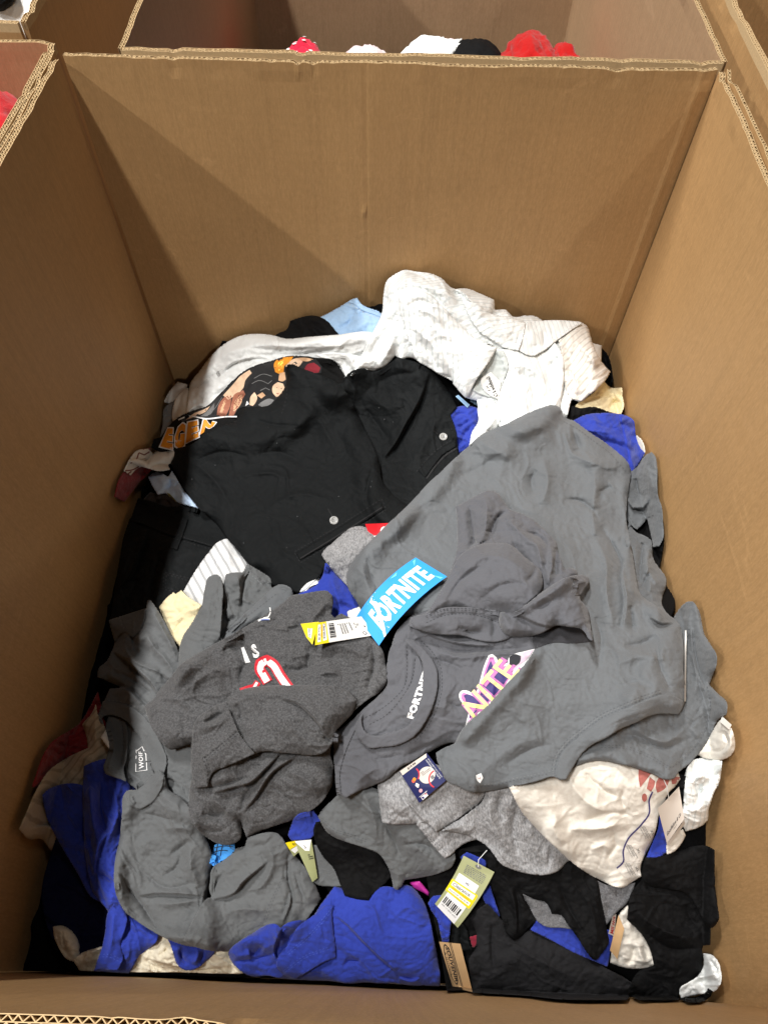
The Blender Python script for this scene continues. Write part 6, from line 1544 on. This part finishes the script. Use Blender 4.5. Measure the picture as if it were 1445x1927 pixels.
# ================================================================== large grey tee on the right
solo('black_vest', 'black cloth in the gap between the grey sleeve and the right wall', 'vest', [(1180, 960), (1225, 930), (1246, 980), (1249, 1010), (1246, 1035), (1241, 1075), (1270, 1140), (1262, 1165), (1225, 1120), (1190, 1040)], BLACK2, t=3)
solo('grey_cotton_tee', 'second grey t-shirt half under the big one at the right wall, with turned up hem', 't-shirt',
     [(1255, 1180), (1269, 1158), (1280, 1142), (1293, 1132), (1304, 1132), (1310, 1140), (1316, 1153), (1320, 1172), (1324, 1191), (1336, 1212), (1348, 1234), (1347, 1254), (1340, 1272), (1334, 1289), (1350, 1305), (1367, 1322), (1367, 1344), (1358, 1350), (1350, 1355), (1344, 1367), (1338, 1380), (1326, 1402), (1311, 1422), (1294, 1440), (1275, 1455), (1269, 1464), (1250, 1467), (1230, 1458), (1211, 1451), (1178, 1441), (1142, 1433), (1111, 1433), (1081, 1443), (1100, 1400), (1180, 1300)],
     GREY, sty='jersey', ang=1.2, t=16, k=.8, drape=20, strokes=[('s', 9, 16, [(1300, 1180), (1302, 1220), (1312, 1265), (1325, 1300)]), ('v', 5, 5, [(1334, 1290), (1336, 1320), (1332, 1360)]), ('r', 8, 12, [(1185, 1365), (1215, 1385), (1250, 1395), (1290, 1370)]), ('v', 6, 7, [(1160, 1385), (1200, 1385), (1245, 1408), (1290, 1395)]), ('v', 6, 5, [(1290, 1200), (1285, 1260), (1290, 1330)]), ('r', 6, 8, [(1300, 1140), (1290, 1200)])])
G2 = bpy.data.objects['grey_cotton_tee']
for of in (0, 4): stitch([(1330, 1292), (1336, 1330), (1328, 1370), (1300, 1415), (1262, 1446)], G2, THL if of else THG, of); stitch([(1130, 1402), (1178, 1405), (1217, 1419), (1261, 1444)], G2, THG, of)
GB = garment('large_grey_tee', 'biggest plain grey t-shirt spread over the right half of the heap', 't-shirt', (1050, 1120))
patch('sleeve', [(1176, 890), (1194, 882), (1203, 870), (1213, 857), (1225, 850), (1232, 858), (1236, 878), (1236, 915), (1238, 935), (1244, 952), (1247, 985), (1247, 1014), (1240, 1028), (1228, 1030), (1222, 1000), (1217, 976), (1208, 988), (1198, 997), (1188, 990), (1180, 980), (1172, 962)],
      GREY, GB, t=12, sty='jersey', k=.8, drape=14, strokes=[('v', 7, 6, [(1196, 900), (1200, 925), (1218, 945)]), ('s', 8, 12, [(1222, 935), (1210, 955), (1190, 955), (1180, 940)]), ('r', 6, 7, [(1215, 870), (1222, 900), (1230, 930)])])
stitch([(1182, 968), (1192, 985), (1200, 992), (1212, 978), (1232, 968)], GB, THG)
patch('side_panel', [(1182, 975), (1195, 1000), (1212, 1008), (1224, 1016), (1227, 1035), (1230, 1054), (1242, 1071), (1253, 1088), (1253, 1103), (1247, 1120), (1245, 1137), (1256, 1156), (1240, 1170), (1200, 1140), (1180, 1050)],
      GREY, GB, t=12, sty='jersey', ang=1.4, k=.9, drape=12, strokes=[('v', 7, 5, [(1208, 1020), (1206, 1050), (1202, 1100)]), ('r', 6, 8, [(1222, 1030), (1218, 1070), (1235, 1100)]), ('v', 5, 6, [(1225, 1070), (1215, 1090), (1205, 1110)])])
patch('body', [(1041, 762), (1055, 768), (1060, 783), (1080, 792), (1098, 805), (1116, 818), (1135, 830), (1152, 843), (1168, 856), (1182, 872), (1187, 890), (1184, 915), (1180, 945), (1178, 975), (1184, 1010), (1192, 1050), (1198, 1090), (1206, 1120), (1225, 1134), (1246, 1147), (1262, 1160), (1277, 1174), (1283, 1190), (1286, 1220), (1285, 1260), (1289, 1319), (1284, 1332), (1276, 1344), (1260, 1343), (1239, 1343), (1218, 1349), (1200, 1358), (1168, 1372), (1136, 1391), (1117, 1400), (1101, 1412), (1090, 1425), (1081, 1439), (1072, 1455), (1066, 1467), (1055, 1469), (1045, 1463), (1010, 1471), (966, 1480), (925, 1489), (900, 1492), (882, 1490), (860, 1480), (838, 1468), (830, 1450), (822, 1430), (820, 1416), (838, 1406), (855, 1398), (864, 1380), (878, 1362), (900, 1343), (922, 1322), (949, 1291), (977, 1261), (1005, 1222), (1012, 1205), (1000, 1170), (900, 1130), (760, 1160), (705, 1165), (677, 1142), (671, 1132), (655, 1107), (651, 1088), (660, 1062), (688, 1027), (727, 988), (768, 950), (810, 905), (822, 894), (858, 860), (886, 835), (900, 822), (916, 812), (949, 799), (982, 782), (1018, 767)],
      GREY, GB, t=20, sty='jersey', ang=0.9, k=.5, drape=34, puff=8, seed=77, strokes=[
          ('v', 6, 7, [(1075, 800), (1085, 830), (1090, 845), (1075, 850)]), ('r', 7, 14, [(1060, 800), (1075, 850), (1110, 870), (1160, 880)]), ('r', 9, 16, [(1115, 880), (1120, 920), (1115, 960), (1120, 1010)]),
          ('v', 6, 6, [(1060, 940), (1090, 942), (1115, 960), (1125, 980)]), ('v', 7, 9, [(1010, 885), (1000, 900), (1005, 930)]), ('r', 7, 14, [(1020, 860), (1030, 900), (1020, 950)]), ('v', 6, 8, [(1150, 915), (1130, 925), (1125, 950)]),
          ('v', 7, 8, [(1130, 990), (1150, 1020), (1165, 1050), (1180, 1090)]), ('r', 7, 12, [(1120, 1010), (1140, 1060), (1140, 1110), (1155, 1180)]), ('s', 9, 16, [(1172, 1180), (1178, 1130), (1172, 1080), (1176, 1050)]),
          ('v', 6, 6, [(1185, 1140), (1190, 1170), (1190, 1190)]), ('s', 6, 12, [(1265, 1172), (1245, 1172), (1222, 1160)]), ('v', 6, 8, [(1175, 1215), (1210, 1210), (1235, 1195)]), ('r', 6, 12, [(1160, 1250), (1200, 1235), (1250, 1240)]),
          ('v', 5, 8, [(1235, 1200), (1240, 1250), (1262, 1300)]), ('v', 5, 10, [(1170, 1290), (1200, 1280), (1230, 1300)]), ('r', 4, 18, [(900, 1460), (960, 1410), (1030, 1380)]), ('v', 5, 10, [(950, 1440), (1000, 1410), (1040, 1400)]),
          ('v', 4, 8, [(690, 1050), (700, 1090), (720, 1120)]), ('r', 4, 9, [(680, 1060), (688, 1090), (700, 1125)]), ('v', 3, 8, [(860, 900), (900, 880), (950, 850)]), ('r', 4, 24, [(960, 830), (940, 900), (950, 960)]), ('v', 4, 7, [(1120, 1160), (1130, 1200), (1125, 1260)])])
patch('neckband', [(1046, 1463), (1047, 1447), (1050, 1430), (1057, 1416), (1068, 1404), (1082, 1392), (1099, 1378), (1132, 1354), (1168, 1337), (1200, 1323), (1225, 1313), (1244, 1307), (1265, 1309), (1284, 1319), (1284, 1332), (1276, 1344), (1260, 1343), (1239, 1343), (1218, 1349), (1200, 1358), (1168, 1372), (1136, 1391), (1117, 1400), (1101, 1412), (1090, 1425), (1081, 1439), (1072, 1455), (1066, 1467), (1056, 1468)],
      GREY, GB, t=3, sty='flat', drape=6, k=1.2, strokes=[('r', 1.5, 8, [(1062, 1450), (1080, 1415), (1130, 1372), (1200, 1340), (1260, 1325)])])
for of, m_ in ((-3, THG), (-6, THL), (-9, THG)): stitch([(1046, 1463), (1050, 1430), (1068, 1404), (1099, 1378), (1132, 1354), (1168, 1337), (1200, 1323), (1244, 1307)], GB, m_, of)
for of, m_ in ((6, THG), (10, THL)): stitch([(884, 1488), (925, 1485), (966, 1475), (1010, 1467), (1044, 1459)][::1], GB, m_, -of)
stitch([(1180, 885), (1150, 850), (1118, 826), (1085, 802), (1062, 790)], GB, THG, -4)
patch('sticker', [(895, 1459), (905, 1455), (909, 1464), (903, 1474), (897, 1468)], INKW, GB, decal=1.2)
ribbon('sticker_print', [(899, 1464), (904, 1466), (902, 1461)], 1.0, ROSE, GB, 1.8)
card('folded_size_label', 'thin white folded label seen edge on beside the big grey tee hem', 'label', [(1288, 1186), (1291, 1186), (1290, 1320), (1287, 1320)], PAPER, lift=(14, 14, 9, 9))

# ================================================================== slate tee, upper part over the big grey one
patch('back_panel', [(857, 952), (870, 946), (884, 938), (900, 930), (914, 923), (928, 924), (938, 929), (946, 940), (956, 955), (985, 968), (1010, 983), (1030, 1002), (1045, 1020), (1050, 1040), (1057, 1056), (1061, 1072), (1072, 1068), (1084, 1072), (1086, 1082), (1070, 1100), (1030, 1130), (960, 1160), (900, 1180), (800, 1190), (768, 1178), (772, 1162), (800, 1154), (815, 1135), (828, 1112), (843, 1082), (856, 1049), (860, 1000)],
      GREY_F, FT, t=12, sty='jersey', ang=0.7, k=.9, drape=20, puff=5, strokes=[
          ('v', 9, 7, [(884, 950), (888, 985), (890, 1020), (880, 1035)]), ('r', 9, 10, [(912, 935), (915, 965), (910, 1005), (905, 1020)]), ('v', 8, 6, [(955, 960), (935, 975), (925, 1000), (915, 1022)]),
          ('s', 9, 12, [(885, 1030), (900, 1024), (892, 1008)]), ('r', 8, 12, [(950, 970), (980, 1005), (1010, 1030), (1020, 1070)]), ('v', 8, 6, [(990, 1000), (1015, 1010), (1032, 1028)]), ('v', 9, 6, [(1046, 1030), (1045, 1060), (1046, 1085)]),
          ('v', 7, 7, [(965, 1020), (985, 1050), (1000, 1060)]), ('r', 7, 7, [(1035, 1020), (1038, 1060), (1030, 1100)])])
patch('folded_back', [(806, 1153), (816, 1137), (830, 1112), (843, 1085), (856, 1060), (868, 1043), (884, 1032), (900, 1025), (920, 1022), (940, 1021), (956, 1023), (972, 1033), (990, 1050), (1006, 1063), (1016, 1072), (1021, 1088), (1020, 1108), (1000, 1128), (970, 1152), (942, 1156), (910, 1148), (868, 1144), (830, 1150)],
      GREY_F, FT, t=12, sty='jersey_flat', ang=-0.6, k=.8, drape=14, puff=12, strokes=[('r', 6, 14, [(860, 1080), (900, 1050), (950, 1050), (990, 1075)]), ('v', 6, 8, [(840, 1130), (870, 1090), (905, 1065)]), ('v', 7, 6, [(988, 1095), (1000, 1085), (1008, 1066)]), ('v', 4, 8, [(900, 1130), (950, 1100), (990, 1100)])])
patch('shoulder', [(771, 1163), (785, 1158), (802, 1156), (828, 1145), (850, 1142), (869, 1142), (890, 1143), (911, 1146), (941, 1151), (960, 1165), (975, 1185), (960, 1200), (933, 1208), (919, 1208), (895, 1204), (869, 1196), (830, 1194), (800, 1189), (780, 1180)],
      GREY_F, FT, t=9, sty='jersey', k=.5, drape=12, puff=6, strokes=[('seam', 2, 2.5, [(802, 1172), (830, 1160), (869, 1155), (905, 1160), (938, 1170)]), ('v', 6, 6, [(860, 1180), (880, 1188), (910, 1190)]), ('v', 6, 5, [(925, 1165), (930, 1185), (925, 1200)])])
for of, m_ in ((2, THB), (5, THB), (8, THG)): stitch([(800, 1158), (828, 1146), (869, 1143), (911, 1147), (941, 1152)], FT, m_, of)
stitch([(802, 1172), (830, 1160), (869, 1155), (905, 1160), (938, 1172)], FT, THB)
patch('sleeve_opening', [(1000, 1195), (1044, 1172), (1100, 1178), (1116, 1207), (1080, 1211), (1040, 1210), (1005, 1222)], cloth('sleeve_shadow_lining', (0.03, 0.03, 0.034)), FT, t=2, sty='flat', drape=6)  # lining coloured darker than the tee, painting the shade inside the sleeve
patch('sleeve', [(941, 1151), (965, 1152), (985, 1140), (1000, 1128), (1016, 1116), (1033, 1104), (1049, 1094), (1066, 1086), (1085, 1082), (1098, 1082), (1106, 1086), (1108, 1096), (1100, 1108), (1092, 1118), (1093, 1130), (1100, 1138), (1106, 1148), (1110, 1168), (1113, 1190), (1116, 1208), (1108, 1204), (1100, 1190), (1092, 1184), (1070, 1180), (1045, 1178), (1030, 1186), (1018, 1192), (1000, 1197), (977, 1198), (955, 1196), (944, 1186), (938, 1168)],
      GREY_F, FT, t=24, sty='jersey', ang=-0.5, k=.7, drape=12, puff=6, strokes=[('s', 6, 16, [(1046, 1180), (1010, 1172), (985, 1160), (968, 1152)]), ('v', 6, 8, [(1000, 1150), (1030, 1135), (1055, 1120)]), ('r', 6, 10, [(960, 1160), (1000, 1135), (1060, 1100)]), ('v', 5, 5, [(1093, 1118), (1085, 1112), (1078, 1104)])])
patch('sleeve_cuff', [(1070, 1085), (1085, 1082), (1098, 1082), (1107, 1087), (1108, 1096), (1100, 1108), (1092, 1120), (1082, 1122), (1076, 1110), (1080, 1095)], GREY_F, FT, t=3, sty='flat', drape=6)
for of in (0, 4): stitch([(1086, 1084), (1082, 1102), (1078, 1118)], FT, THL, of); stitch([(1094, 1140), (1102, 1160), (1106, 1190)], FT, THL if not of else THG, of)
BTG, f = card('blue_hang_tag', 'bright blue cardboard hang tag with big white block lettering in the middle', 'tag', [(671, 1160), (713, 1215), (841, 1085), (782, 1049)], BLUT, lift=(14, 14, 16, 14), bend=3, bendpx=(-7, -6))
text_on('FORTNITE', [(.86, .13), (.80, .93), (.22, .93), (.22, .13)], INKW, BTG, f, bold=.045, lift=.7)

card_poly('paint_splash', [(.02, .30), (.10, .27), (.22, .30), (.34, .29), (.50, .25), (.66, .215), (.82, .18), (1.0, .13), (.99, .10), (.80, .14), (.64, .17), (.50, .20), (.34, .225), (.2, .24), (.08, .235)], INKW, BTG, f, 1.1)
rr = np.random.RandomState(12)
for _ in range(34):
    u = rr.uniform(.02, .98); v = .29 - .15 * u + rr.randn() * .028; q = rr.uniform(.006, .016)
    card_poly('paint_speck', [(u - q, v), (u, v - q * .5), (u + q, v), (u, v + q * .5)], INKW, BTG, f, 1.1)
for P_ in ([(.04, .98), (.20, .90), (.05, .94)], [(.96, .97), (.72, .93), (.94, .94)], [(.05, .60), (.10, .68), (.03, .72)]): card_poly('light_ray', P_, BLUT2, BTG, f, .6)
